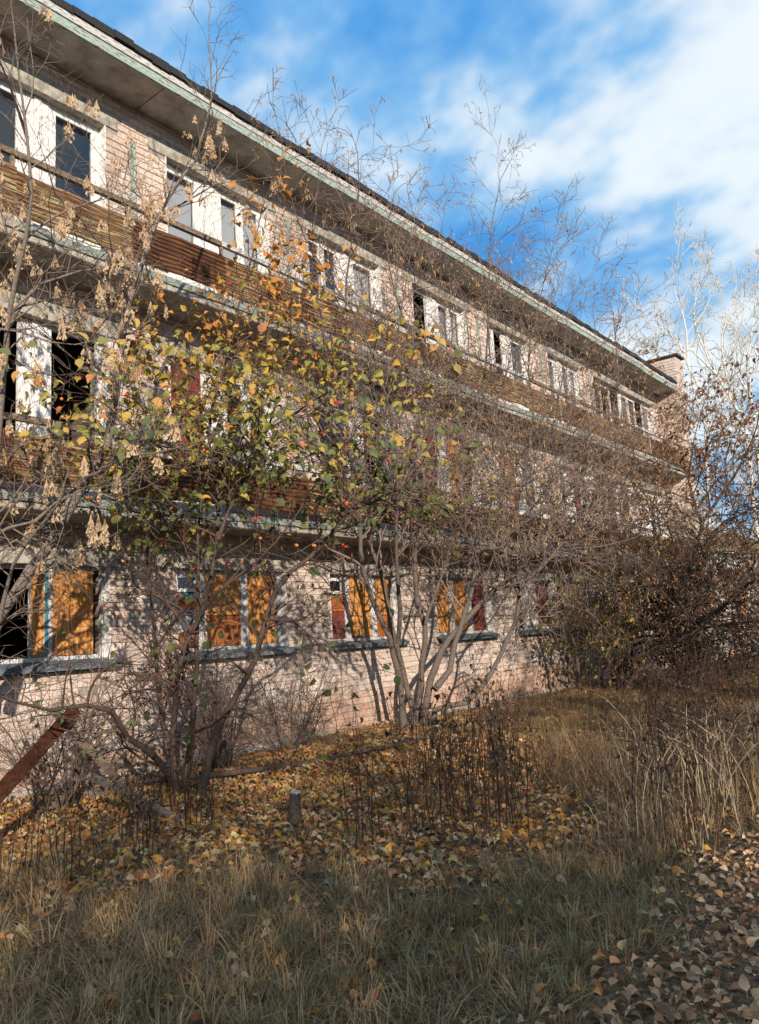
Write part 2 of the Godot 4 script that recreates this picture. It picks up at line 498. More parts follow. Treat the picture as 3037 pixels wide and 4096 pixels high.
func ground_window(x0: float, x1: float, cols: Array) -> void:
	var yb := 1.43
	var yt: float = LINT[0]
	var z := -.10
	openings.append([x0, x1, yb - .06, yt])
	var posts := []
	for k in cols.size() - 1:
		posts.append([cols[k][1], cols[k + 1][0]])
	var win := window_frame("window", z, x0, x1, yb, yt, posts, .05, "grey_paint")
	for c in cols:
		for f in c[2]:      # [kind, low, high] in shares of the height
			var a: float = yb + .055 + (yt - yb - .11) * f[1]
			var b: float = yb + .055 + (yt - yb - .11) * f[2]
			if f[0] == "strip":
				part("mullion", boxmesh(Vector3(c[0], a, z - .05), Vector3(c[1], b, z + .012)), M.teal_paint, win)
			elif f[0] == "rag":
				board(win, "curtain", z - .02, c[0], c[1], a, b)
			else:
				filling(win, f[0], z, c[0] + .002, c[1] - .002, a + .002, b - .002)
	var s := MB.new()
	s.boxt(Transform3D(Basis(Vector3.RIGHT, .22), Vector3((x0 + x1) / 2, yb - .035, .02)), Vector3((x1 - x0) / 2 + .08, .012, .12))
	s.box(Vector3(x0 - .08, yb - .115, .118), Vector3(x1 + .08, yb - .055, .132))
	part("sill", s.done(), M.sill_metal, win)
	reveals(win, x0, x1, yb, yt)

func lintel(x0: float, x1: float, storey: int) -> void:
	var y0: float = LINT[storey]
	var y1 := y0 + .25
	openings.append([x0, x1, y0, y1])
	var b := MB.new()
	var n := 14
	for k in n:             # a slightly wavy, worn lower edge
		var a := x0 + (x1 - x0) * k / n
		var c := x0 + (x1 - x0) * (k + 1) / n
		b.brick(Vector3(a, y0 + rnd(-.006, .006), -.32), Vector3(c, y1, rnd(.006, .012)), .006)
	part("lintel", b.done(), M.concrete, blds)

func corrugated(x0: float, x1: float, y0: float, y1: float, z: float, ridges: int, matn: String, called := "railing_panel") -> MeshInstance3D:
	var b := MB.new()
	var nx := 8
	var prof := []
	var hh := (y1 - y0) / ridges
	for k in ridges:
		prof.append([y0 + hh * k, 0.0]); prof.append([y0 + hh * (k + .10), 0.0])
		prof.append([y0 + hh * (k + .24), .013]); prof.append([y0 + hh * (k + .88), .013])
	prof.append([y1, 0.0])
	var bend := []
	var ph := rnd(0, 6)
	for s in nx + 1:
		bend.append(Vector2(.012 * sin(ph + s * 1.7) + rnd(-.004, .004), .006 * sin(ph * 2 + s * .9)))
	for k in prof.size() - 1:
		for s in nx:
			var xa := lerpf(x0, x1, float(s) / nx)
			var xb := lerpf(x0, x1, float(s + 1) / nx)
			var p: Array = prof[k]
			var q: Array = prof[k + 1]
			b.quad(Vector3(xa, p[0] + bend[s].y, z + p[1] + bend[s].x), Vector3(xa, q[0] + bend[s].y, z + q[1] + bend[s].x), Vector3(xb, q[0] + bend[s + 1].y, z + q[1] + bend[s + 1].x), Vector3(xb, p[0] + bend[s + 1].y, z + p[1] + bend[s + 1].x))
	return part(called, b.done(), M[matn], blds)

func balcony(yt: float, first: float, last: float, top_off: float, hand_off: float, mats: Array) -> void:
	# slab with a worn painted edge
	var b := MB.new()
	var n := 60
	for k in n:
		var a := first + (last - first) * k / n
		var c := first + (last - first) * (k + 1) / n
		b.brick(Vector3(a, yt - .16 + rnd(-.008, .008), .002), Vector3(c, yt, .73 + rnd(-.006, .006)), .012)
	part("balcony_slab", b.done(), M.concrete, blds)
	var k2 := 0
	var x := first
	while x < last - .1:
		var e := minf(x + 2.0, last)
		part("slab_edging", boxmesh(Vector3(x + .004, yt - .075 + rnd(-.01, .01), .738), Vector3(e - .004, yt + .02, .752 + rnd(0, .01))), M.edge_paint, blds)
		x = e
		k2 += 1
	x = first
	var j := 0
	while x < last - .1:
		var e := minf(x + 1.5, last)
		var y0 := yt + .13 + rnd(-.012, .012)
		corrugated(x + .01, e + .03, y0, y0 + .54 + rnd(-.012, .012), .70 + .006 * (j % 2), 9, mats[j % mats.size()])
		part("railing_post", boxmesh(Vector3(x - .02, yt, .655), Vector3(x + .02, yt + hand_off - .002, .695)), M.brown_wood, blds)
		x = e
		j += 1
	x = first
	while x < last - .1:
		var e := minf(x + 3.0, last)
		var tilt := rnd(-.004, .004)
		var hb := MB.new()
		hb.boxt(Transform3D(Basis(Vector3(0, 0, 1), tilt), Vector3((x + e) / 2, yt + hand_off + .035, .675)), Vector3((e - x) / 2 - .002, .035, .03))
		part("handrail", hb.done(), M[["brown_wood", "brown_wood", "grey_wood"][rng.randi() % 3]], blds)
		x = e

func sag(x: float) -> float:
	return .016 * sin(x * .62 + .5) + .010 * sin(x * 1.45)

func building() -> void:
	blds = thing("apartment_building", "abandoned three-storey brick building with rusty corrugated balconies and boarded ground-floor windows", "building")
	var xe := 26.66
	# --- windows
	var U := BAY
	upper_window(2, 3.6, true, ["glass", "glass"])
	upper_window(2, 6.6, false, ["hung2", "hung"])
	upper_window(2, 9.55, true, ["transom2", "hung"])
	upper_window(2, 12.6, false, ["hung2", "open"])
	upper_window(2, 15.5, true, ["two", "glass", "glass", "open"])
	upper_window(2, 18.55, false, ["two", "glass", "glass", "hung"])
	upper_window(1, 3.6, true, ["open", "open"])
	upper_window(1, 6.6, false, ["two", "red_board", "glass", "glass"])
	upper_window(1, 9.6, true, ["glass", "open"])
	upper_window(1, 12.6, false, ["two", "red_board", "orange_board", "red_board"])
	upper_window(1, 15.6, true, ["two", "glass", "brown_board", "orange_board"])
	upper_window(1, 18.6, false, ["two", "glass", "red_board", "hung"])
	upper_window(1, 21.6, true, ["glass", "open"])
	upper_window(1, 24.2, false, ["hung2", "glass"])
	# the long top window beside the end wall, with bare sashes
	var z := -.13
	openings.append([21.4, 26.2, SLAB3 + .8, LINT[2]])
	var lw := window_frame("window", z, 21.4, 26.2, SLAB3 + .8, LINT[2], [[23.6, 23.72]])
	filling(lw, "open", z, 21.46, 23.6, SLAB3 + .86, LINT[2] - .06)
	for k in 4:
		var a := 23.72 + .6 * k
		filling(lw, "open" if k == 2 else "glass", z, a + .01, a + .59, SLAB3 + .86, LINT[2] - .06)
	sash(lw, z - .01, 21.46, 22.2, SLAB3 + .86, LINT[2] - .06)
	sash(lw, z - .012, 22.205, 22.9, SLAB3 + .86, LINT[2] - .06)
	reveals(lw, 21.4, 26.2, SLAB3 + .8, LINT[2])
	ground_window(3.6, 5.62, [[3.65, 4.05, [["open", 0, 1]]], [4.1, 4.66, [["open", 0, 1]]], [4.663, 4.83, [["orange_board", 0, 1]]], [4.832, 4.875, [["strip", 0, 1]]], [4.93, 5.47, [["orange_board", 0, 1]]]])
	ground_window(6.64, 8.66, [[6.69, 7.08, [["brown_board", 0, .2], ["rag", .2, .52], ["brown_board", .52, .68], ["teal_paint", .68, .74], ["glass", .75, 1]]], [7.2, 7.84, [["brown_board", 0, .42], ["orange_board", .425, 1]]], [7.97, 8.52, [["orange_board", 0, 1]]]])
	ground_window(9.68, 11.5, [[9.73, 10.14, [["red_board", 0, .44], ["brown_board", .445, .72], ["glass", .73, 1]]], [10.26, 10.82, [["orange_board", 0, 1]]], [10.96, 11.4, [["brown_board", 0, .36], ["orange_board", .365, 1]]]])
	ground_window(12.68, 14.7, [[12.73, 13.3, [["orange_board", 0, .76], ["orange_board", .765, 1]]], [13.42, 13.95, [["orange_board", 0, 1]]], [14.1, 14.62, [["red_board", 0, 1]]]])
	ground_window(15.85, 17.7, [[15.9, 16.3, [["open", 0, 1]]], [16.38, 16.85, [["grille", 0, 1]]], [16.95, 17.45, [["red_board", 0, 1]]]])
	ground_window(18.7, 20.6, [[18.75, 19.3, [["orange_board", 0, 1]]], [19.4, 19.95, [["red_board", 0, 1]]], [20.05, 20.55, [["glass", 0, 1]]]])
	ground_window(21.7, 23.6, [[21.75, 22.6, [["brown_board", 0, 1]]], [22.7, 23.55, [["open", 0, 1]]]])
	# --- lintels
	for s in 3:
		for k in 8:
			var a: float = 3.3 + 3.0 * k
			if s == 0: a += .03 * k
			lintel(a - (.0 if k else .3), minf(a + 2.5, 26.6), s)
	# --- brick faces
	var wall := MB.new()
	var zc := -.012
	# the mortar bed behind the bricks, cut round the openings
	var ys := [-.3, 9.06]
	for o in openings:
		ys.append(o[2]); ys.append(o[3])
	ys.sort()
	for k in ys.size() - 1:
		var ya: float = ys[k]
		var yb: float = ys[k + 1]
		if yb - ya < .004: continue
		var cuts := []
		for o in openings:
			if o[2] < (ya + yb) / 2 and o[3] > (ya + yb) / 2: cuts.append(o)
		cuts.sort_custom(func(a, b): return a[0] < b[0])
		var x := 1.0
		for o in cuts:
			if o[0] > x: wall.box(Vector3(x, ya, -.38), Vector3(o[0], yb, zc))
			x = maxf(x, o[1])
		if x < xe: wall.box(Vector3(x, ya, -.38), Vector3(xe, yb, zc))
	var w := part("wall", wall.done(), M.mortar, blds)
	var all := courses(1.0, xe, -.2, 9.05, openings)
	var eye := Vector3(0, 1.5, 8.8)
	var near := []
	for b in all:
		var m := Vector3((b[0] + b[1]) / 2, (b[2] + b[3]) / 2, 0)
		b.append(m.distance_to(eye) / (b[1] - b[0]))
		b.append(m.x > 3.75 and m.y < 9.0 and m.y > .3)
		if b[5]: near.append(b)
	near.sort_custom(func(a, b): return a[4] < b[4])
	var single := {}
	for k in mini(290, near.size()): single[near[k]] = true
	var unit := MB.new()
	unit.brick(Vector3(-.5, -.5, -.5), Vector3(.5, .5, .5), .02)
	var um := unit.done()
	var rest := MB.new()
	rest.colored = true
	for b in all:
		var hi := rnd(-.004, .004)
		var lo := Vector3(b[0] + .004, b[2] + .004, zc - .002)
		var up := Vector3(b[1] - .004, b[3] - .004, hi)
		if rng.randf() < .012: up.z -= .01
		if single.has(b):
			part("brick", um, M["brick_%d" % (rng.randi() % 5)], w, Transform3D(Basis.from_scale(up - lo), (lo + up) / 2))
		else:
			rest.col = tone() * weathered((b[0] + b[1]) / 2, b[2])
			rest.col.a = 1.0
			if b[2] < .55: rest.col = rest.col.lerp(Color(.52, .27, .16), .25 + .5 * rng.randf() * (1 - b[2] / .8))
			rest.brick(lo, up, .006)
	var rb := part("brickwork", rest.done(), M.brick, w)
	rb.set_meta("kind", "stuff")
	# plinth
	part("plinth", boxmesh(Vector3(1.0, -.3, -.3), Vector3(xe, .06, .05)), M.concrete, blds)
	# --- balconies
	balcony(SLAB2, 1.0, xe, .72, .80, ["rust_dark", "rust_dark", "rust"])
	balcony(SLAB3, 1.0, xe, .72, .82, ["rust", "rust", "rust", "rust_dark"])
	# mint strips on the piers
	for s in [1, 2]:
		for k in 7:
			var px := 6.02 + 3.02 * k
			if px > 21.2: continue
			var y0: float = SLAB2 if s == 1 else SLAB3
			part("pier_strip", boxmesh(Vector3(px - .035, y0, .006), Vector3(px + .035, y0 + 2.30 + rnd(-.05, .05), .045)), M.mint_wood, blds)
	# --- eaves
	var xs := [1.0, 6.1, 11.9, 17.7, 22.2, xe]
	for k in 5:
		part("soffit_slab", boxmesh(Vector3(xs[k] + .008, 9.052 + rnd(0, .012), -.4), Vector3(xs[k + 1] - .008, 9.16, .66)), M.soffit, blds)
	var x := 1.0
	while x < xe - .05:
		var e := minf(x + rnd(2.2, 3.4), xe + .02)
		var dz := rnd(-.004, .010)
		var t := Transform3D(Basis(Vector3(0, 0, 1), rnd(-.004, .004)), Vector3((x + e) / 2, 9.10 + sag((x + e) / 2), .69 + dz))
		var f := MB.new()
		f.boxt(t, Vector3((e - x) / 2 - .004, .065, .018))
		part("fascia_board", f.done(), M.mint_wood, blds)
		var f2 := MB.new()
		f2.boxt(Transform3D(t.basis, t.origin + Vector3(0, .112, .012 + rnd(-.004, .006))), Vector3((e - x) / 2 - .004, .05, .02))
		part("drip_board", f2.done(), M.grey_wood, blds)
		x = e
	# roofing felt: a thick ragged edge and the roof behind
	var rf := MB.new()
	var nx := 90
	for k in nx:
		var a := 1.0 + (xe - 1.0) * k / nx
		var c := 1.0 + (xe - 1.0) * (k + 1) / nx
		var lo := 9.265 + sag(a) + rnd(-.014, .014)
		var hi := 9.40 + sag(a) + rnd(-.016, .02)
		var zf := .76 + rnd(-.015, .02)
		rf.quad(Vector3(a, lo, zf), Vector3(a, hi, zf - .03), Vector3(c, hi, zf - .03), Vector3(c, lo, zf))
		rf.quad(Vector3(a, hi, zf - .03), Vector3(a, 9.65, -9.0), Vector3(c, 9.65, -9.0), Vector3(c, hi, zf - .03))
		rf.quad(Vector3(a, lo, zf), Vector3(c, lo, zf), Vector3(c, lo + .01, .60), Vector3(a, lo + .01, .60))
		rf.quad(Vector3(a, lo, zf), Vector3(a, hi, zf - .03), Vector3(a, hi - .02, .6), Vector3(a, lo, .6))
	part("roof", rf.done(), M.felt, blds)
	# --- end wall standing proud of the face
	var ew := MB.new()
	ew.box(Vector3(xe + .012, -.3, -9.0), Vector3(27.28, 10.24, .788))
	var ewp := part("end_wall", ew.done(), M.mortar, blds)
	var eb := MB.new()
	eb.colored = true
	for b in courses(-1.0, .79, 5.0, 10.24, []):
		eb.col = tone()
		# the side face: built facing +z, then turned to face -x
		var k0 := eb.v.size()
		eb.brick(Vector3(b[0] + .005, b[2] + .006, -.02), Vector3(b[1] - .005, b[3] - .006, .012 + rnd(-.003, .003)), .006)
		for q in range(k0, eb.v.size()):
			var p := eb.v[q]
			eb.v[q] = Vector3(xe + .012 - p.z, p.y, p.x)
	for b in courses(xe + .005, 27.28, 3.0, 10.24, []):
		eb.col = tone()
		eb.brick(Vector3(b[0] + .005, b[2] + .006, .77), Vector3(b[1] - .005, b[3] - .006, .80 + rnd(-.003, .003)), .006)
	var ebp := part("brickwork", eb.done(), M.brick, ewp)
	ebp.set_meta("kind", "stuff")
	part("coping", boxmesh(Vector3(xe - .06, 10.24, -9.0), Vector3(27.36, 10.31, .88)), M.rust_dark, blds)
	# --- rooms: floors, partitions and back wall, so that the openings are dark inside
	var rm := MB.new()
	rm.box(Vector3(1.0, -.3, -5.2), Vector3(xe, 10.0 - .95, -5.0))
	for y in [.4, 3.02, 6.06, 9.17]:
		rm.box(Vector3(1.0, y, -5.0), Vector3(xe, y + .15, -.38))
	for k in 9:
		rm.box(Vector3(3.15 + 3.0 * k - .06, -.2, -5.0), Vector3(3.15 + 3.0 * k + .06, 9.05, -.381))
	rm.box(Vector3(.8, -.3, -9.0), Vector3(1.0, 9.4, .0))
	part("room", rm.done(), M.room, blds)

func low_wing() -> void:
	blds = thing("terrace_wing", "low one-storey wing beyond the end wall, with a corrugated terrace parapet and white posts", "building")
	var x0 := 27.3
	var x1 := 62.0
	var b := MB.new()
	b.box(Vector3(x0, -.3, -9.0), Vector3(x1, 3.1, -.02))
	var w := part("wall", b.done(), M.mortar, blds)
	var eb := MB.new()
	eb.colored = true
	for c in courses(x0, 45.0, 0, 3.1, [[29.0, 31.0, 1.4, 2.6], [33.0, 35.0, 1.4, 2.6]]):
		eb.col = tone()
		eb.brick(Vector3(c[0] + .005, c[2] + .006, -.03), Vector3(c[1] - .005, c[3] - .006, rnd(-.003, .003)), .006)
	var e := part("brickwork", eb.done(), M.brick, w)
	e.set_meta("kind", "stuff")
	for xx in [29.0, 33.0]:
		var wf := window_frame("window", .01, xx, xx + 2.0, 1.4, 2.6, [[xx + .95, xx + 1.05]])
		filling(wf, "red_board", .0, xx + .06, xx + .95, 1.46, 2.54)
		filling(wf, "orange_board", .0, xx + 1.05, xx + 1.94, 1.46, 2.54)
	part("terrace_slab", boxmesh(Vector3(x0, 3.1, -9.0), Vector3(x1, 3.3, .78)), M.concrete, blds)
	var x := x0
	while x < x1 - .1:
		corrugated(x + .01, x + 2.02, 3.36, 3.86, .74, 8, "mint_metal", "parapet_panel")
		corrugated(x + .01, x + 2.02, 3.84, 4.44, .76, 9, "rust", "parapet_panel")
		x += 2.0
	for k in 9:
		part("post", boxmesh(Vector3(28.6 + 4.0 * k, -.2, .58), Vector3(28.75 + 4.0 * k, 3.1, .73)), M.white_plaster, blds)
	# the upper room set back on the terrace
	var ub := MB.new()
	ub.box(Vector3(x0 + .4, 3.3, -9.0), Vector3(x1, 5.6, -4.0))
	part("set_back_wall", ub.done(), M.white_plaster, blds)
	part("set_back_roof", boxmesh(Vector3(x0 + .2, 5.6, -9.0), Vector3(x1, 5.75, -3.7)), M.felt, blds)
	for k in 12:
		var a := 28.4 + 2.6 * k
		var wf2 := window_frame("window", -3.95, a, a + 1.7, 4.0, 5.3, [[a + .8, a + .9]])
		part("pane", boxmesh(Vector3(a + .06, 4.06, -3.985), Vector3(a + .8, 5.24, -3.98)), M.glass, wf2)
		part("pane", boxmesh(Vector3(a + .9, 4.06, -3.985), Vector3(a + 1.64, 5.24, -3.98)), M.glass, wf2)

# ------------------------------------------------------------------ plants
var tw: MB            # the twigs of the tree being grown
var tips := []        # [place, direction]
var nodes := []       # places along the finer branches
var TC := {}          # how the current tree branches

func smooth_path(a: Array) -> PackedVector3Array:
	var p := []
	for k in a.size() / 3: p.append(Vector3(a[k * 3], a[k * 3 + 1], a[k * 3 + 2]))
	var out := PackedVector3Array()
	var n := p.size()
	for k in n - 1:
		var p0: Vector3 = p[maxi(k - 1, 0)]
		var p1: Vector3 = p[k]
		var p2: Vector3 = p[k + 1]
		var p3: Vector3 = p[mini(k + 2, n - 1)]
		var seg := maxi(1, int(p1.distance_to(p2) / .22))
		for s in seg: out.append(p1.cubic_interpolate(p2, p0, p3, float(s) / seg))
	out.append(p[n - 1])
	return out

# a traced main stem: one part of the tree; it throws side branches
func limb(called: String, pts: Array, r0: float, r1: float) -> void:
	var p := smooth_path(pts)
	var m := p.size()
	var r := PackedFloat32Array()
	var total := 0.0
	for k in m - 1: total += p[k].distance_to(p[k + 1])
	var at := 0.0
	var lens := PackedFloat32Array()
	for k in m:
		if k > 0: at += p[k].distance_to(p[k - 1])
		lens.append(at)
		var t := at / total
		var rr := lerpf(r0 * TC.thick, r1 * .8, pow(t, .62))
		if called == "trunk": rr *= 1.0 + .5 * exp(-at * 5.0)
		rr *= 1.0 + rnd(-.06, .06)
		r.append(rr)
	for k in range(1, m - 1):
		p[k] += rv() * minf(.012, r[k] * .3)
	var b := MB.new()
	b.tube(p, r, 9 if r0 > .045 else 7)
	part(called, b.done(), M[TC.bark], cur)
	# side branches
	var every: float = TC.gap
	var d: float = TC.start * total if called == "trunk" else .12 * total
	while d < total:
		var k := 0
		while k < m - 2 and lens[k + 1] < d: k += 1
		var f := clampf((d - lens[k]) / maxf(lens[k + 1] - lens[k], .001), 0, 1)
		var q := p[k].lerp(p[k + 1], f)
		var dir := (p[k + 1] - p[k]).normalized()
		var side := dir.cross(rv()).normalized()
		var dd: Vector3 = (dir * rnd(.25, .9) + side * rnd(.7, 1.1) + Vector3.UP * TC.up).normalized()
		if TC.has("lean"): dd = (dd + TC.lean * rnd(0, 1)).normalized()
		var ln: float = TC.len * rnd(.55, 1.15) * (1.0 - .45 * d / total)
		if not (q.y < TC.get("clear", 0.0) and rng.randf() < TC.bare): branch(q, dd, ln, minf(r[k] * .55, TC.rad * rnd(.7, 1.2)), TC.levels)
		d += every * rnd(.6, 1.4)
	branch(p[m - 1], (p[m - 1] - p[m - 2]).normalized(), TC.len * .5, r1, TC.levels)

func branch(p0: Vector3, dir: Vector3, ln: float, rad: float, lvl: int) -> void:
	if p0.y < .05 or p0.z < .12 and p0.x < 26.5 and p0.x > 1.0 and p0.y < 9.5: return
	var seg := clampi(int(ln / .13), 2, 9)
	var step := ln / seg
	var p := PackedVector3Array([p0])
	var r := PackedFloat32Array([rad])
	var d := dir
	var q := p0
	var tip: float = TC.tip
	for k in seg:
		d = (d + rv() * TC.wander + Vector3.UP * (TC.trop if lvl > 1 else TC.trop1)).normalized()
		q += d * step
		if q.z < .18 and q.x < 26.4 and q.y < 9.0: q.z = .18; d.z = absf(d.z)
		p.append(q)
		r.append(lerpf(rad, maxf(tip, rad * .3), float(k + 1) / seg))
	tw.tube(p, r, 5 if rad > .014 else (4 if rad > .007 else 3))
	if lvl <= 1:
		tips.append([q, d])
	if lvl <= 2:
		for k in range(1, seg): nodes.append([p[k], (p[k + 1] - p[k]).normalized()])
	if lvl > 0:
		var cnt: float = TC.kids[lvl] * ln
		var n := int(cnt) + (1 if rng.randf() < cnt - int(cnt) else 0)
		for c in n:
			var t := rnd(.18, 1.0) * seg
			var k := mini(int(t), seg - 1)
			var b := p[k].lerp(p[k + 1], t - k)
			var dd := (p[k + 1] - p[k]).normalized()
			var side := dd.cross(rv()).normalized()
			branch(b, (dd * rnd(.45, 1.0) + side * rnd(.5, 1.0)).normalized(), ln * rnd(.30, .62), maxf(tip, lerpf(rad, tip, .55)), lvl - 1)

func begin_tree(t: Node3D, cfg: Dictionary) -> void:
	cur = t
	TC = cfg
	tw = MB.new()
	tips = []
	nodes = []

func end_tree() -> void:
	var o := part("twigs", tw.done(), M[TC.twig], cur)
	o.set_meta("kind", "stuff")

# --- small shapes
func leaf_mesh(w: float, fold: float, curl: float, point := 1.0) -> ArrayMesh:
	# a leaf one unit long along +y, its face towards +z
	var b := MB.new()
	var n := 6
	var pr := []
	var skew := sin(w * 91.0 + curl * 37.0) * .12
	for k in n + 1:
		var t := float(k) / n
		var ww := w * sin(PI * pow(t, .72)) * (1.0 - .15 * t * point)
		if k == 0 or k == n: ww = .004
		var bend := curl * t * t
		var wob := 1.0 + .13 * sin(t * 23.0 + w * 50.0)
		pr.append([Vector3(-ww * wob + skew * t * t, t * cos(bend * .5), fold * ww * 2.0 - bend * t * .5), Vector3(skew * t * t, t * cos(bend * .5), -bend * t * .5), Vector3(ww * (2.0 - wob) + skew * t * t, t * cos(bend * .5), fold * ww * 1.4 - bend * t * .5)])
	for k in n:
		b.quad(pr[k][0], pr[k + 1][0], pr[k + 1][1], pr[k][1])
		b.quad(pr[k][1], pr[k + 1][1], pr[k + 1][2], pr[k][2])
	b.quad(Vector3(-.012, -.35, 0), Vector3(-.012, .02, 0), Vector3(.012, .02, 0), Vector3(.012, -.35, 0))
	return b.done()

func samara_cluster(n: int, ln: float, seed_: int) -> ArrayMesh:
	var r := RandomNumberGenerator.new()
	r.seed = seed_
	var b := MB.new()
	for k in n:
		var t := pow(r.randf(), .8)
		var a := r.randf() * TAU
		var rad := .012 + .045 * t
		var top := Vector3(cos(a) * rad * .6, -t * ln * .75, sin(a) * rad * .6)
		for s in [-1, 1]:
			var sp := r.randf_range(.16, .5)
			var yaw := r.randf() * TAU
			var side := Vector3(cos(yaw), 0, sin(yaw))
			var dn: Vector3 = (Vector3.DOWN + side * sp * s).normalized()
			var wd: Vector3 = dn.cross(side.cross(Vector3.UP)).normalized() * .006
			var wl := r.randf_range(.032, .046)
			var q: Vector3 = top + dn * wl
			var w2: Vector3 = wd * 1.5
			b.quad(top - wd * .7, top + wd * .7, top + dn * wl * .35 + wd * .5, top + dn * wl * .35 - wd * .5)
			b.quad(top + dn * wl * .35 - wd * .5, top + dn * wl * .35 + wd * .5, top + dn * wl * .8 + w2, top + dn * wl * .8 - w2)
			b.tri(top + dn * wl * .8 - w2, top + dn * wl * .8 + w2, q)
		if k % 2 == 0:
			b.quad(Vector3(-.0015, .03, 0), Vector3(.0015, .03, 0), top + Vector3(.0012, 0, 0), top - Vector3(.0012, 0, 0))
	return b.done()

func facing(up: Vector3, out: Vector3) -> Basis:
	var y := up.normalized()
	var x := y.cross(out)
	if x.length_squared() < 1e-6: x = y.cross(Vector3(.3, .5, .8))
	x = x.normalized()
	return Basis(x, y, x.cross(y))

func leaf_basis(dir: Vector3, droop: float) -> Basis:
	var y := (dir * .35 + rv() * .45 + Vector3.DOWN * droop).normalized()
	return facing(y, Vector3(rng.randfn() * .7, .55, .75 + rng.randfn() * .6))

# leaves of a tree: the nearest as parts of their own, the rest as one mass
func foliage(places: Array, size0: float, size1: float, droop: float, color: Callable, singles: int, meshes: Array, mats: Array, called := "leaf") -> void:
	var eye := Vector3(0, 1.5, 8.8)
	places.sort_custom(func(a, b): return a[0].distance_squared_to(eye) < b[0].distance_squared_to(eye))
	var xs := []
	var cs := []
	for k in places.size():
		var s := rnd(size0, size1)
		var bs := leaf_basis(places[k][1], droop).scaled_local(Vector3(s, s, s))
		var o: Vector3 = places[k][0] + bs.y * .35
		if k < singles:
			var mm: Material = mats[clampi(int(color.call(places[k][0], true)), 0, mats.size() - 1)]
			part(called, meshes[k % meshes.size()], mm, cur, Transform3D(bs, o))
		else:
			xs.append(Transform3D(bs, o))
			cs.append(color.call(places[k][0], false))
	if xs.size() > 0: multi("foliage", meshes[0], M.leaf, xs, cs, cur)

func leaf_tints(called: String, tints: Array) -> Array:
	var out := []
	for k in tints.size():
		var m := flat_mat("%s_%d" % [called, k], lin(tints[k].x, tints[k].y, tints[k].z), .6)
		m.backlight_enabled = true
		m.backlight = lin(.35, .35, .35)
		out.append(m)
	return out

func jitter(c: Vector3, a: float) -> Color:
	var f := 1.0 + rnd(-a, a)
	return Color(maxf(c.x * f * (1 + rnd(-a, a) * .5), 0), maxf(c.y * f, 0), maxf(c.z * f, 0))

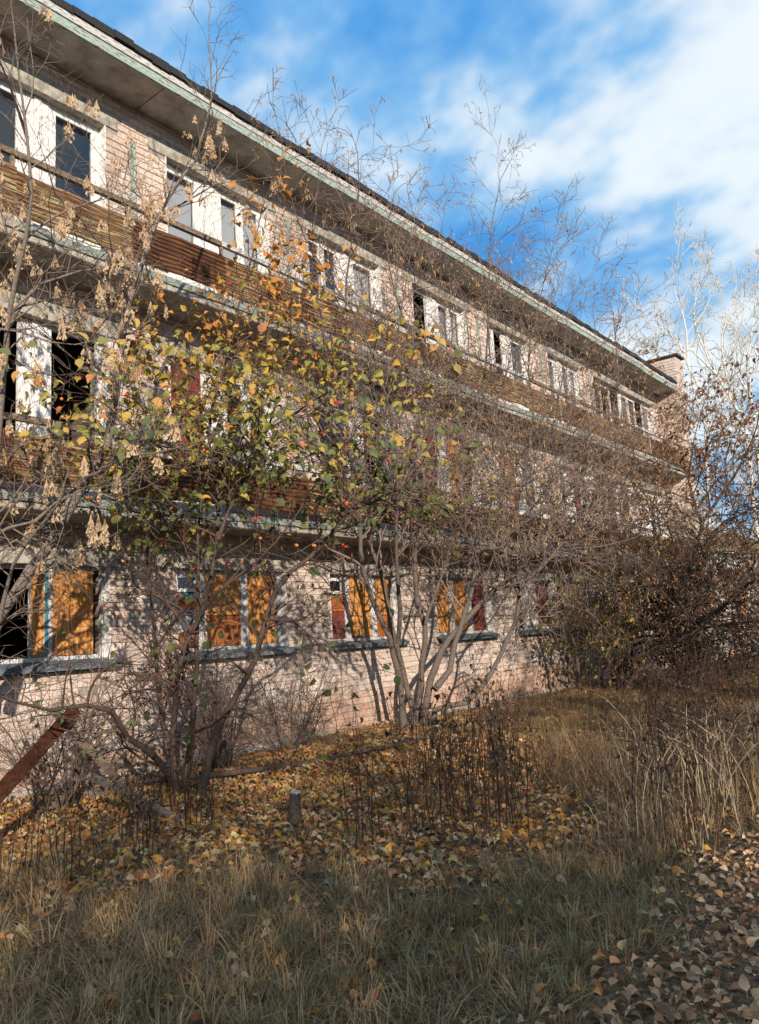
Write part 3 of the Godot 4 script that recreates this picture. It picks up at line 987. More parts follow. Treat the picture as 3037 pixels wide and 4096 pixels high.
func box_elder() -> void:
	var t := thing("box_elder", "grey-barked box elder leaning in from the left edge, hung with tan winged seeds", "tree")
	begin_tree(t, {"bark": "bark_grey", "twig": "twig_grey", "thick": .85, "gap": .17, "start": .12, "up": .25, "len": 1.05, "rad": .011, "levels": 2, "wander": .17, "trop": .06, "trop1": .0, "tip": .0020, "kids": [0, 6.5, 5.5]})
	limb("trunk", [3.27, -0.15, 0.59, 3.52, 1.48, 1.00, 3.70, 1.88, 1.15, 3.91, 2.33, 1.35, 4.11, 2.73, 1.51, 4.35, 3.38, 1.81, 4.45, 3.58, 1.80, 4.53, 4.13, 1.86, 4.58, 4.59, 1.86, 4.66, 5.14, 1.92, 4.76, 5.45, 1.94, 4.85, 5.76, 1.96, 4.94, 6.00, 1.95, 5.04, 6.26, 1.96, 5.14, 6.47, 1.96, 5.29, 6.80, 2.06, 5.44, 7.03, 2.11, 5.52, 7.34, 2.12, 5.62, 7.86, 2.19, 5.63, 8.45, 2.17, 5.65, 8.97, 2.15], 0.105, 0.006)
	limb("limb", [3.38, 1.48, 1.32, 3.36, 2.25, 1.60, 3.28, 3.64, 1.97, 3.24, 4.42, 2.21, 3.21, 4.74, 2.36, 3.20, 5.06, 2.54, 3.18, 5.41, 2.70, 3.08, 5.83, 2.80, 2.96, 6.36, 2.88, 2.88, 6.65, 2.96], 0.07, 0.008)
	limb("limb", [4.27, 3.21, 1.90, 4.32, 3.32, 2.16, 4.46, 3.55, 2.55, 4.63, 3.60, 2.95, 4.72, 3.71, 3.25], 0.03, 0.005)
	limb("limb", [4.09, 2.72, 1.55, 3.89, 2.82, 1.73, 3.86, 2.95, 2.11, 3.99, 3.18, 2.72, 4.05, 3.16, 3.18, 4.14, 3.18, 3.69], 0.03, 0.005)
	limb("limb", [3.34, 2.54, 1.54, 3.45, 2.66, 1.82, 3.57, 2.68, 2.08, 3.62, 2.82, 2.30, 3.75, 2.92, 2.59, 3.87, 2.80, 2.83, 4.00, 2.87, 3.11], 0.028, 0.005)
	limb("limb", [2.95, 4.35, 2.15, 3.16, 4.32, 2.21, 3.33, 4.34, 2.24, 3.56, 4.28, 2.32, 3.76, 4.29, 2.38, 3.96, 4.37, 2.46], 0.018, 0.005)
	limb("limb", [4.66, 4.20, 1.67, 4.32, 4.34, 1.84, 3.90, 4.94, 2.04, 3.62, 5.12, 2.29, 3.39, 5.31, 2.62], 0.028, 0.004)
	limb("limb", [5.04, 5.68, 1.53, 4.63, 5.73, 1.61, 4.23, 5.95, 1.73, 3.86, 6.05, 1.85, 3.61, 6.16, 2.13], 0.025, 0.004)
	limb("limb", [3.36, 5.23, 2.24, 3.67, 5.60, 2.19, 4.05, 5.89, 2.19, 4.43, 6.15, 2.19], 0.022, 0.004)
	limb("limb", [3.24, 4.42, 2.21, 3.44, 4.79, 2.31, 3.74, 4.96, 2.48, 4.05, 5.05, 2.66, 4.33, 5.02, 2.76], 0.025, 0.004)
	limb("limb", [5.26, 6.45, 1.68, 5.45, 6.61, 1.85, 5.71, 6.84, 2.12, 5.98, 6.91, 2.38], 0.02, 0.004)
	limb("limb", [3.55, 1.86, 1.47, 3.52, 2.32, 1.77, 3.52, 2.50, 2.03, 3.55, 2.70, 2.34], 0.03, 0.012)
	limb("limb", [3.16, 5.94, 2.65, 2.87, 6.17, 2.91, 2.59, 6.28, 3.16], 0.02, 0.006)
	end_tree()
	var meshes := []
	for k in 5: meshes.append(samara_cluster(16 + 3 * k, .13 + .015 * k, 40 + k))
	# clusters hang from the twig ends
	var cand := []
	for q in tips: cand.append(q)
	for q in nodes:
		if rng.randf() < .35: cand.append(q)
	for k in range(cand.size() - 1, 0, -1):
		var j := rng.randi() % (k + 1)
		var a = cand[k]; cand[k] = cand[j]; cand[j] = a
	var n := 0
	for q in cand:
		var o: Vector3 = q[0]
		if o.y > 7.6 or o.y < 2.5: continue
		if o.y > 6.2 and rng.randf() < .45: continue
		if o.y < 3.6 and rng.randf() < .6: continue
		var s := rnd(.6, 1.2)
		for c in 1 + rng.randi() % 3:
			if n >= 298: break
			part("seed_cluster", meshes[n % 5], M.samara if rng.randf() < .7 else M.samara_dark, t, Transform3D(Basis(Vector3.UP, rnd(0, TAU)).scaled(Vector3(s, s * rnd(.8, 1.2), s)), o + Vector3(rnd(-.06, .06), rnd(-.09, .03), rnd(-.06, .06)) * minf(c, 1)))
			n += 1
		if n >= 298: break
	# what is past the limit hangs as one mass
	var xs := []
	for k in range(cand.size() - 1, -1, -1):
		var o: Vector3 = cand[k][0]
		if xs.size() >= 70: break
		if o.y > 7.6 or o.y < 2.2: continue
		var s := rnd(.8, 1.4)
		xs.append(Transform3D(Basis(Vector3.UP, rnd(0, TAU)).scaled(Vector3(s, s, s)), o))
	multi("seeds", meshes[1], M.samara, xs, [], t)

func crab_apple() -> void:
	var t := thing("crab_apple_tree", "crab apple with yellow-green leaves, red fruit and one arm arching right", "tree")
	begin_tree(t, {"bark": "bark_brown", "twig": "twig_brown", "clear": 2.4, "bare": .42, "thick": .66, "gap": .115, "start": .14, "up": .10, "len": 1.2, "rad": .016, "levels": 2, "wander": .21, "trop": .02, "trop1": -.02, "tip": .0019, "kids": [0, 6.0, 5.8]})
	limb("limb", [5.41, 0.05, 1.58, 5.08, 0.38, 1.70, 4.69, 0.67, 1.75, 4.41, 0.93, 1.93, 4.09, 1.03, 2.02, 3.73, 1.02, 2.03, 3.38, 1.14, 2.08, 3.07, 1.26, 2.18], 0.075, 0.012)
	limb("trunk", [5.30, -0.15, 1.75, 5.23, 0.41, 1.73, 5.23, 0.78, 1.77, 5.24, 1.20, 1.84, 5.30, 1.66, 1.99, 5.37, 1.84, 2.09, 5.42, 2.30, 2.22, 5.45, 2.58, 2.28, 5.44, 3.06, 2.34, 5.42, 3.22, 2.32, 5.36, 3.65, 2.30, 5.38, 4.13, 2.40, 5.45, 4.62, 2.57, 5.49, 5.11, 2.70, 5.55, 5.60, 2.86, 5.59, 6.10, 2.99], 0.065, 0.006)
	limb("trunk", [5.52, -0.15, 1.53, 5.52, 0.76, 1.71, 5.49, 1.53, 1.85, 5.47, 2.04, 1.93, 5.41, 2.73, 2.01, 5.41, 3.19, 2.10, 5.32, 3.78, 2.12, 5.21, 4.28, 2.09, 5.09, 4.68, 2.02, 4.99, 5.04, 1.96], 0.06, 0.006)
	limb("trunk", [5.35, -0.15, 1.97, 5.38, 0.13, 2.01, 5.40, 0.35, 2.05, 5.50, 0.72, 2.22, 5.58, 0.93, 2.32, 5.69, 1.34, 2.52, 5.75, 1.74, 2.66, 5.81, 2.01, 2.76, 5.91, 2.23, 2.90, 6.05, 2.36, 3.06, 6.18, 2.59, 3.24, 6.32, 2.84, 3.44, 6.44, 2.94, 3.57, 6.57, 3.04, 3.72, 6.71, 3.03, 3.86, 6.84, 2.97, 3.96, 7.01, 2.84, 4.09, 7.15, 2.66, 4.19, 7.30, 2.38, 4.27, 7.42, 2.04, 4.28], 0.075, 0.008)
	limb("limb", [6.40, 2.86, 3.36, 6.64, 2.95, 3.50, 6.91, 2.94, 3.65, 7.20, 2.95, 3.83, 7.46, 2.84, 3.94, 7.66, 2.65, 3.95, 7.87, 2.23, 3.93], 0.035, 0.006)
	limb("trunk", [5.58, -0.15, 1.44, 5.38, 0.77, 1.36, 5.30, 1.39, 1.38, 5.26, 1.82, 1.41, 5.22, 2.11, 1.39, 5.18, 2.56, 1.42, 5.15, 2.87, 1.43, 5.12, 3.21, 1.45, 5.14, 3.76, 1.58, 5.21, 4.25, 1.76, 5.25, 4.66, 1.88], 0.05, 0.006)
	limb("limb", [5.39, 3.21, 2.35, 5.42, 3.47, 2.62, 5.48, 3.59, 2.92, 5.61, 3.77, 3.32, 5.75, 3.94, 3.72, 5.88, 3.99, 4.09, 6.01, 3.98, 4.44, 6.04, 3.83, 4.62], 0.03, 0.005)
	limb("limb", [5.33, 2.56, 2.43, 5.55, 3.13, 2.53, 5.82, 3.74, 2.69, 6.03, 4.48, 2.81, 6.16, 5.11, 2.81, 6.25, 5.66, 2.74], 0.035, 0.005)
	limb("limb", [5.31, 2.92, 2.49, 4.91, 3.19, 2.58, 4.53, 3.35, 2.66, 4.14, 3.50, 2.72, 3.79, 3.62, 2.83, 3.48, 3.65, 2.98], 0.025, 0.004)
	limb("limb", [5.43, 4.61, 2.58, 5.67, 4.83, 2.77, 5.88, 5.00, 2.92, 6.07, 5.13, 3.02], 0.02, 0.004)
	limb("limb", [5.29, 1.83, 2.19, 5.30, 2.03, 2.42, 5.46, 2.31, 2.86, 5.59, 2.69, 3.28, 5.70, 3.23, 3.71, 5.79, 3.54, 4.07, 5.90, 3.58, 4.38], 0.03, 0.004)
	limb("limb", [5.64, 1.73, 2.78, 5.80, 1.70, 3.01, 5.95, 1.46, 3.18, 6.09, 1.26, 3.35, 6.25, 1.20, 3.57], 0.025, 0.004)
	end_tree()
	var tints := leaf_tints("crab_leaf", [Vector3(.38, .15, .045), Vector3(.42, .21, .045), Vector3(.38, .25, .05), Vector3(.28, .22, .045), Vector3(.17, .165, .045), Vector3(.10, .125, .04), Vector3(.065, .09, .036)])
	var meshes := [leaf_mesh(.36, .25, .5), leaf_mesh(.40, .10, .9), leaf_mesh(.33, .35, .2), leaf_mesh(.38, -.15, .6)]
	var places := []
	var fruit := []
	var all := []
	for q in tips: all.append(q)
	for q in nodes: all.append(q)
	for q in all:
		var o: Vector3 = q[0]
		# leafy above head height, nearly bare low down and out along the arching arm
		var keep := 0.0
		var h := o.y
		keep = smoothstep(2.2, 3.4, h) * .62
		keep += .07
		if o.x > 5.7: keep *= clampf(1.0 - (o.x - 5.7) / 1.2, .04, 1)
		if h > 5.2: keep *= .55
		if o.z > 3.0 and h > 2.8: keep = maxf(keep, .4)
		if rng.randf() < keep * .85: places.append([o + rv() * .03, q[1]])
		elif o.x < 6.7 and rng.randf() < (.06 if h > 2.3 else .004): fruit.append(o)
	var col := func(o: Vector3, idx: bool):
		var w: float = (o.y - 2.6) / 2.6 + rng.randfn() * .26     # orange high up, green low down
		if idx: return int(round(5.2 - w * 5.0 + rng.randfn() * .6))
		var ramp := [Vector3(.08, .10, .036), Vector3(.15, .155, .045), Vector3(.26, .22, .05), Vector3(.38, .26, .05), Vector3(.40, .18, .045)]
		var f := clampf(w * 4.0, 0, 3.999)
		return jitter(ramp[int(f)].lerp(ramp[int(f) + 1], f - int(f)), .25)
	foliage(places, .055, .120, .35, col, 298, meshes, tints)
	var sp := SphereMesh.new()
	sp.radius = 1.0; sp.height = 2.0; sp.radial_segments = 10; sp.rings = 6
	for k in range(fruit.size() - 1, 0, -1):
		var j := rng.randi() % (k + 1)
		var a = fruit[k]; fruit[k] = fruit[j]; fruit[j] = a
	for k in mini(fruit.size(), 120):
		var o: Vector3 = fruit[k]
		for c in (1 + rng.randi() % 2):
			var s := rnd(.012, .018)
			part("crab_apple", sp, M.apple_red if rng.randf() < .55 else M.apple_orange, t, Transform3D(Basis.from_scale(Vector3(s, s * .95, s)), o + Vector3(rnd(-.03, .03), -.03 - rnd(0, .03), rnd(-.03, .03))))
			if taken.get(str(t.get_instance_id()) + "crab_apple", 0) >= 299: return

func seed_tree() -> void:
	var t := thing("many_stemmed_tree", "tall bare tree, grey stems fanning from one foot, thick with dry seed pods", "tree")
	begin_tree(t, {"bark": "bark_mid", "twig": "twig_purple", "clear": 3.0, "bare": .55, "thick": .72, "gap": .165, "start": .26, "up": .16, "len": 1.75, "rad": .021, "levels": 3, "wander": .19, "trop": .03, "trop1": .02, "tip": .0029, "kids": [0, 5.8, 5.0, 3.9]})
	limb("trunk", [9.99, -0.15, 1.15, 9.92, 0.26, 1.15, 9.84, 0.76, 1.19, 9.72, 1.20, 1.18, 9.66, 1.47, 1.19, 9.53, 1.79, 1.12, 9.41, 2.09, 1.08, 9.31, 2.48, 1.06, 9.24, 2.80, 1.08, 9.15, 3.33, 1.12, 9.01, 4.16, 1.17, 8.89, 4.85, 1.21, 8.82, 5.79, 1.39, 8.72, 6.62, 1.48, 8.71, 7.57, 1.73, 8.69, 8.24, 1.90], 0.085, 0.01)
	limb("trunk", [10.16, -0.15, 1.19, 10.14, 0.26, 1.19, 10.08, 0.67, 1.16, 10.01, 1.03, 1.11, 9.94, 1.43, 1.06, 9.92, 1.66, 1.04, 9.83, 2.18, 1.01, 9.80, 2.52, 1.00, 9.70, 2.87, 0.90, 9.68, 3.54, 1.00, 9.73, 4.25, 1.18, 9.74, 4.98, 1.32, 9.78, 5.78, 1.52, 9.81, 6.43, 1.66, 9.85, 7.05, 1.81, 9.88, 7.91, 2.01], 0.08, 0.008)
	limb("trunk", [10.19, -0.15, 1.24, 10.22, 0.33, 1.26, 10.25, 0.98, 1.35, 10.27, 1.63, 1.44, 10.22, 1.97, 1.35, 10.23, 2.28, 1.34, 10.23, 2.69, 1.34, 10.27, 3.08, 1.38, 10.25, 3.68, 1.39, 10.26, 4.42, 1.49, 10.33, 5.31, 1.70, 10.23, 6.08, 1.65, 9.99, 7.02, 1.48, 9.88, 7.95, 1.47, 9.94, 8.73, 1.63], 0.09, 0.008)
	limb("limb", [9.63, 1.37, 1.37, 9.49, 1.88, 1.56, 9.31, 2.24, 1.67, 9.14, 2.83, 1.84, 8.99, 3.28, 2.01, 8.80, 3.94, 2.18, 8.58, 4.54, 2.30, 8.29, 5.14, 2.33, 7.97, 5.72, 2.31, 7.56, 6.29, 2.18, 7.20, 6.78, 2.09, 6.91, 7.37, 2.12, 6.71, 7.87, 2.24], 0.055, 0.006)
	limb("trunk", [10.06, -0.15, 1.40, 10.16, 0.53, 1.45, 10.33, 0.97, 1.55, 10.54, 1.40, 1.69, 10.79, 1.67, 1.86, 11.04, 1.89, 2.01, 11.29, 2.12, 2.16, 11.60, 2.35, 2.38, 11.82, 2.64, 2.51, 12.11, 3.08, 2.77, 12.37, 3.64, 3.01, 12.74, 4.25, 3.41, 13.00, 5.04, 3.72, 13.14, 5.78, 3.86, 13.15, 6.70, 3.88], 0.1, 0.008)
	limb("limb", [10.12, 0.64, 1.64, 10.39, 0.89, 1.75, 10.55, 1.26, 1.77, 10.75, 1.80, 1.87, 10.95, 2.24, 1.94, 11.08, 2.74, 1.94, 11.12, 3.22, 1.83, 11.23, 4.31, 1.96, 11.40, 5.26, 2.13, 11.49, 6.74, 2.32, 11.58, 7.63, 2.37, 11.68, 8.46, 2.43, 11.86, 9.36, 2.59], 0.075, 0.006)
	limb("trunk", [10.02, -0.15, 1.52, 10.15, 0.31, 1.59, 10.53, 0.40, 1.92, 10.75, 0.60, 2.07, 10.93, 0.82, 2.17, 11.14, 1.29, 2.38, 11.30, 1.72, 2.52, 11.39, 1.98, 2.52, 11.33, 2.37, 2.38, 11.38, 2.70, 2.35, 11.52, 3.21, 2.47, 11.64, 4.08, 2.67, 11.76, 5.00, 2.87, 11.72, 5.95, 2.89, 11.86, 6.97, 3.14, 12.02, 7.93, 3.41], 0.075, 0.006)
	limb("limb", [11.26, 1.98, 2.59, 11.59, 2.34, 2.72, 11.92, 2.56, 2.81, 12.37, 3.07, 3.12, 12.82, 3.76, 3.49, 13.29, 4.32, 3.85, 13.62, 4.92, 4.03], 0.05, 0.007)
	limb("limb", [10.84, 2.71, 2.09, 11.26, 3.47, 2.40, 11.60, 4.24, 2.62, 12.14, 5.18, 3.12, 12.38, 6.17, 3.27, 12.59, 7.05, 3.34, 12.99, 7.53, 3.56], 0.04, 0.005)
	limb("limb", [9.71, 4.25, 1.20, 10.05, 4.67, 1.62, 10.33, 5.46, 2.03, 10.44, 6.28, 2.25, 10.32, 7.20, 2.19, 10.33, 8.13, 2.30], 0.04, 0.005)
	limb("limb", [9.11, 4.19, 1.09, 8.73, 4.64, 1.04, 8.44, 5.20, 1.15, 8.26, 5.93, 1.42, 7.95, 6.64, 1.53, 7.75, 7.70, 1.88, 7.60, 8.21, 2.14], 0.035, 0.005)
	limb("limb", [10.03, 1.62, 1.61, 10.37, 2.39, 1.74, 10.72, 3.34, 1.93, 10.93, 4.42, 1.98, 11.06, 5.41, 1.90, 11.34, 6.27, 1.98, 11.46, 7.26, 1.89], 0.04, 0.006)
	limb("limb", [11.65, 2.63, 2.60, 12.21, 2.95, 2.77, 12.93, 3.11, 3.12, 13.68, 3.28, 3.49, 14.33, 3.62, 3.79], 0.03, 0.006)
	limb("limb", [11.46, 3.20, 2.50, 12.05, 3.64, 2.75, 12.61, 4.62, 3.08, 13.19, 5.48, 3.42, 13.74, 6.39, 3.73], 0.035, 0.006)
	limb("limb", [11.24, 2.69, 2.43, 11.14, 3.34, 2.20, 11.40, 4.09, 2.46, 11.37, 5.04, 2.39, 11.58, 5.99, 2.63, 11.68, 7.04, 2.76], 0.035, 0.006)
	limb("limb", [10.76, 2.70, 2.14, 11.15, 2.92, 2.49, 11.59, 3.34, 2.96, 12.06, 3.47, 3.39, 12.52, 3.82, 3.86, 12.90, 4.04, 4.21], 0.035, 0.006)
	limb("limb", [10.84, 2.10, 2.43, 11.32, 2.24, 2.74, 11.79, 2.66, 3.11, 12.35, 2.72, 3.50, 12.91, 2.85, 3.92, 13.42, 3.14, 4.31], 0.04, 0.006)
	limb("limb", [10.15, 3.06, 1.47, 10.44, 3.34, 1.77, 10.86, 3.53, 2.22, 11.28, 3.73, 2.67, 11.69, 4.15, 3.16, 12.04, 4.66, 3.60], 0.03, 0.006)
	end_tree()
	pods(t, .40, 2.6)

func pods(t: Node3D, share: float, low: float) -> void:
	var xs := []
	var cs := []
	for q in tips:
		if q[0].y < low and rng.randf() < .8: continue
		if rng.randf() > share: continue
		for c in 1 + rng.randi() % 2:
			var y: Vector3 = (Vector3.DOWN + rv() * .35).normalized()
			var s := rnd(.038, .074)
			xs.append(Transform3D(facing(-y, rv()).scaled_local(Vector3(s, s, s)), q[0] + rv() * .012))
			cs.append(jitter(Vector3(.44, .29, .14) if rng.randf() < .75 else Vector3(.24, .12, .05), .3))
	var b := MB.new()
	b.tube(PackedVector3Array([Vector3.ZERO, Vector3(.03, -.35, 0), Vector3(.10, -.75, .03), Vector3(.22, -1.0, .05)]), PackedFloat32Array([.03, .10, .11, .02]), 3)
	multi("seed_pods", b.done(), M.dry, xs, cs, t)

func right_trees() -> void:
	var t := thing("leaning_tree", "dark leaning tree at the right with brown withered leaves and slanting trunks", "tree")
	begin_tree(t, {"bark": "bark_dark", "twig": "twig_dark", "thick": .85, "gap": .22, "start": .10, "up": .1, "len": 2.4, "rad": .026, "levels": 3, "wander": .17, "trop": .0, "trop1": -.03, "tip": .0034, "kids": [0, 5.0, 4.2, 3.0]})
	limb("trunk", [17.19, -0.15, 1.47, 17.21, 1.19, 1.86, 17.53, 1.69, 2.49, 17.73, 2.08, 2.93, 17.75, 2.30, 3.11, 17.79, 2.88, 3.40, 17.76, 3.48, 3.61, 17.85, 3.89, 3.93, 17.99, 4.49, 4.35, 18.11, 5.23, 4.78, 18.10, 6.08, 5.08], 0.14, 0.012)
	limb("trunk", [16.96, -0.15, 1.83, 16.61, 0.68, 2.28, 16.59, 1.12, 3.10, 16.48, 1.47, 3.80, 16.26, 1.74, 4.34, 15.96, 1.98, 4.76, 15.68, 2.22, 5.21, 15.48, 2.61, 5.79], 0.13, 0.03)
	limb("limb", [17.69, 2.30, 3.13, 17.66, 2.69, 3.61, 17.43, 3.21, 3.88, 17.44, 3.49, 4.38, 17.49, 3.70, 4.93, 17.53, 3.95, 5.46], 0.08, 0.015)
	limb("limb", [17.02, 1.28, 2.19, 16.55, 1.31, 2.91, 16.08, 1.29, 3.62, 15.68, 1.31, 4.42, 15.28, 1.36, 5.23], 0.05, 0.015)
	limb("limb", [17.72, 3.48, 3.62, 17.74, 4.41, 3.45, 18.00, 5.36, 3.58, 18.33, 6.22, 3.78], 0.05, 0.008)
	limb("limb", [17.45, 1.69, 2.52, 17.71, 2.77, 2.66, 17.77, 3.82, 2.55, 18.09, 4.88, 2.77, 18.50, 5.65, 3.03], 0.06, 0.008)
	limb("limb", [17.52, 1.10, 2.78, 17.47, 1.98, 3.63, 17.10, 2.51, 3.99, 17.03, 2.81, 4.67, 16.94, 3.09, 5.31], 0.06, 0.01)
	limb("limb", [17.05, 1.69, 2.66, 16.20, 2.44, 2.59, 15.32, 2.90, 2.41, 14.43, 3.07, 2.15, 13.59, 2.97, 1.88], 0.045, 0.008)
	limb("limb", [17.38, 2.28, 3.23, 16.42, 2.49, 3.09, 15.38, 2.74, 2.85, 14.40, 2.94, 2.68, 13.41, 2.81, 2.42], 0.04, 0.008)
	limb("limb", [17.69, 2.30, 3.13, 16.88, 3.47, 3.14, 16.01, 4.20, 2.95, 15.19, 4.61, 2.75, 14.50, 4.99, 2.70], 0.045, 0.008)
	limb("limb", [15.87, 1.73, 4.44, 15.85, 2.37, 4.99, 15.30, 3.29, 4.92, 14.85, 4.24, 5.00, 14.73, 4.97, 5.44], 0.05, 0.008)
	end_tree()
	var places := []
	for q in tips:
		var k := .10 + .55 * smoothstep(3.0, 4.4, q[0].y)
		if rng.randf() < k: places.append(q)
	var dry := [leaf_mesh(.28, .6, 1.4), leaf_mesh(.24, .8, 1.8)]
	var tints := leaf_tints("withered_leaf", [Vector3(.17, .07, .028), Vector3(.24, .11, .045), Vector3(.12, .05, .022), Vector3(.28, .15, .06)])
	var col := func(_o: Vector3, idx: bool):
		if idx: return rng.randi() % 4
		return jitter(Vector3(.20, .09, .038), .5)
	foliage(places, .07, .13, .9, col, 200, dry, tints)
	pods(t, .25, 1.5)
	var f := thing("broken_stem", "broken-topped stem with yellow-green leaves at the wall beyond the red-boarded window", "tree")
	begin_tree(f, {"bark": "bark_dark", "twig": "twig_dark", "thick": .8, "gap": .13, "start": .15, "up": .1, "len": 1.3, "rad": .012, "levels": 2, "wander": .2, "trop": .0, "trop1": -.03, "tip": .003, "kids": [0, 5.0, 4.5]})
	limb("trunk", [16.16, -0.15, 1.16, 16.10, 0.69, 1.21, 15.99, 1.14, 1.19, 15.81, 1.83, 1.14, 15.70, 2.18, 1.08], 0.06, 0.035)
	limb("limb", [15.99, 1.14, 1.19, 16.35, 1.84, 1.54, 16.72, 2.31, 1.86, 17.11, 2.60, 2.15], 0.03, 0.006)
	end_tree()
	var pl := []
	for q in tips: pl.append(q)
	var green := [leaf_mesh(.30, .2, .8), leaf_mesh(.26, .3, .5)]
	var tn := leaf_tints("bush_leaf", [Vector3(.36, .29, .05), Vector3(.20, .20, .045), Vector3(.13, .14, .04), Vector3(.09, .11, .035)])
	var col2 := func(_o: Vector3, idx: bool):
		if idx: return rng.randi() % 4
		return jitter(Vector3(.19, .18, .045), .5)
	foliage(pl, .10, .17, .6, col2, 160, green, tn)

func bush(x: float, z: float, h: float, w: float, label: String, cfg: Dictionary, leaves: Dictionary = {}) -> void:
	var t := thing("bush", label, "bush", Vector3.ZERO)
	begin_tree(t, cfg)
	var n: int = cfg.get("stems", 12)
	for k in n:
		var a := rnd(0, TAU)
		var top := Vector3(x + cos(a) * w * rnd(.3, 1.0), h * rnd(.6, 1.1), z + sin(a) * w * rnd(.3, 1.0) * .7)
		top.z = maxf(top.z, .25)
		var foot := Vector3(x + rnd(-.2, .2), -.1, z + rnd(-.15, .15))
		var mid := foot.lerp(top, .5) + Vector3(0, .12 * h, 0) + rv() * .05
		limb("stem", [foot.x, foot.y, foot.z, mid.x, mid.y, mid.z, top.x, top.y, top.z], cfg.get("r0", .012), .004)
	end_tree()
	if leaves.size() > 0:
		var pl := []
		for q in tips:
			if rng.randf() < leaves.share: pl.append(q)
		var base: Vector3 = leaves.tint
		var col := func(_o: Vector3, _idx: bool): return jitter(base, .45)
		foliage(pl, leaves.size * .7, leaves.size * 1.2, .5, col, 0, [leaf_mesh(.30, .25, .8)], [])

func white_trees() -> void:
	var labels := ["white-branched bare birch behind the end wall, leftmost of the far trees", "tall white birch behind the terrace wing, forked in the middle of the gap", "white birch farthest right behind the terrace wing"]
	var cfg := {"thick": .8, "bark": "bark_white", "twig": "twig_white", "gap": .9, "start": .28, "up": .35, "len": 4.6, "rad": .05, "levels": 3, "wander": .13, "trop": .10, "trop1": .06, "tip": .013, "kids": [0, 2.3, 1.6, 1.15]}
	begin_tree(thing("birch_tree", labels[0], "tree", Vector3.ZERO, "bare birches beyond the building"), cfg)
	limb("trunk", [45.91, -0.15, -4.90, 45.19, 10.03, -3.75, 44.68, 13.61, -3.49, 44.12, 15.18, -3.81, 43.77, 16.23, -3.99, 43.35, 17.16, -4.28, 42.84, 17.44, -4.86, 42.30, 18.01, -5.40], 0.26, 0.02)
	limb("limb", [44.12, 15.18, -3.81, 43.79, 17.62, -3.62, 43.35, 19.15, -3.79, 43.18, 20.16, -3.75], 0.09, 0.02)
	end_tree()
	begin_tree(thing("birch_tree", labels[1], "tree", Vector3.ZERO, "bare birches beyond the building"), cfg)
	limb("trunk", [50.00, -0.15, -3.04, 48.58, 11.59, -2.34, 48.02, 13.30, -2.61, 47.18, 15.26, -3.19, 46.52, 17.01, -3.58, 46.12, 18.48, -3.72, 46.09, 19.62, -3.48, 46.11, 20.77, -3.17], 0.3, 0.02)
	limb("limb", [48.02, 13.30, -2.61, 46.90, 16.54, -2.67, 46.58, 18.23, -2.12, 45.96, 19.40, -2.06], 0.1, 0.02)
	limb("limb", [47.18, 15.26, -3.19, 45.75, 16.65, -4.11, 44.56, 17.01, -4.97, 43.57, 17.08, -5.66], 0.08, 0.015)
	end_tree()
	begin_tree(thing("birch_tree", labels[2], "tree", Vector3.ZERO, "bare birches beyond the building"), cfg)
	limb("trunk", [54.89, -0.15, -3.40, 53.38, 11.00, -2.95, 52.77, 14.87, -2.75, 52.47, 17.81, -2.40, 52.46, 19.85, -1.90, 52.36, 22.12, -1.46], 0.3, 0.02)
	limb("limb", [52.77, 14.87, -2.75, 51.99, 16.78, -3.25, 51.62, 19.08, -3.15, 51.64, 21.05, -2.64], 0.1, 0.02)
	limb("limb", [53.38, 11.00, -2.95, 53.93, 15.19, -1.21, 53.43, 18.91, -0.90, 52.88, 21.22, -1.03], 0.12, 0.02)
	end_tree()

# ------------------------------------------------------------------ ground
func height(x: float, z: float) -> float:
	var r := Vector2(x, z)
	var h := .05 * sin(x * .9 + 1.3) * sin(z * 1.1 + .4) + .03 * sin(x * 2.3 + z * 1.7)
	h *= smoothstep(.1, 1.5, z)
	# the path at the lower right lies a little lower, the tree's foot a little higher
	h += .12 * exp(-(Vector2(x - 10.2, z - 1.4).length_squared()) / 1.8)
	return h - .02

func ahead(x: float, z: float) -> float:      # metres up the slope of the view from the path
	return x * .774 + (8.8 - z) * .614

func across(x: float, z: float) -> float:
	return x * .627 - (8.8 - z) * .777

# how grassy a spot is: long grass along the path, a leaf-strewn clearing between it and the wall, weeds to the right
func grassy(x: float, z: float) -> float:
	var s := ahead(x, z) + .35 * sin(x * 3.1 + z * 1.3) + .2 * sin(z * 4.7)
	var l := across(x, z) + .25 * sin(x * 2.7 - z)
	var c := smoothstep(5.9, 4.7, s)
	c = maxf(c, smoothstep(1.3, 2.1, l) * .7)
	c = maxf(c, smoothstep(-1.7, -2.6, l) * smoothstep(7.2, 6.0, s) * .7)
	c = maxf(c, smoothstep(9.5, 13.0, s) * .45)
	return c

func path_share(x: float, z: float) -> float:
	# a trodden path running past the camera along the building, at z about 7.9
	return smoothstep(.95, .35, absf(z - (7.85 - .02 * x)) + .12 * sin(x * 2.1))

func ground() -> void:
	var b := MB.new()
	var xs := []
	var zs := []
	var v := -300.0
	while v < 300.0:
		xs.append(v)
		v += .25 if v > -1.0 and v < 26.0 else (2.0 if v > -30 and v < 80 else 30.0)
	v = -120.0
	while v < 200.0:
		zs.append(v)
		v += .25 if v > -.6 and v < 10.5 else (2.0 if v > -20 and v < 40 else 20.0)
	for i in xs.size() - 1:
		for j in zs.size() - 1:
			var p := []
			for q in [[0, 0], [0, 1], [1, 1], [1, 0]]:
				var x: float = xs[i + q[0]]
				var z: float = zs[j + q[1]]
				p.append(Vector3(x, height(x, z), z))
			b.quad(p[0], p[3], p[2], p[1])
	var g := part("ground", b.done(), M.soil)
	g.set_meta("kind", "structure")
	litter(g)

func shade_tree_leaf(_o: Vector3, _i: bool): return Color(.1, .1, .03)

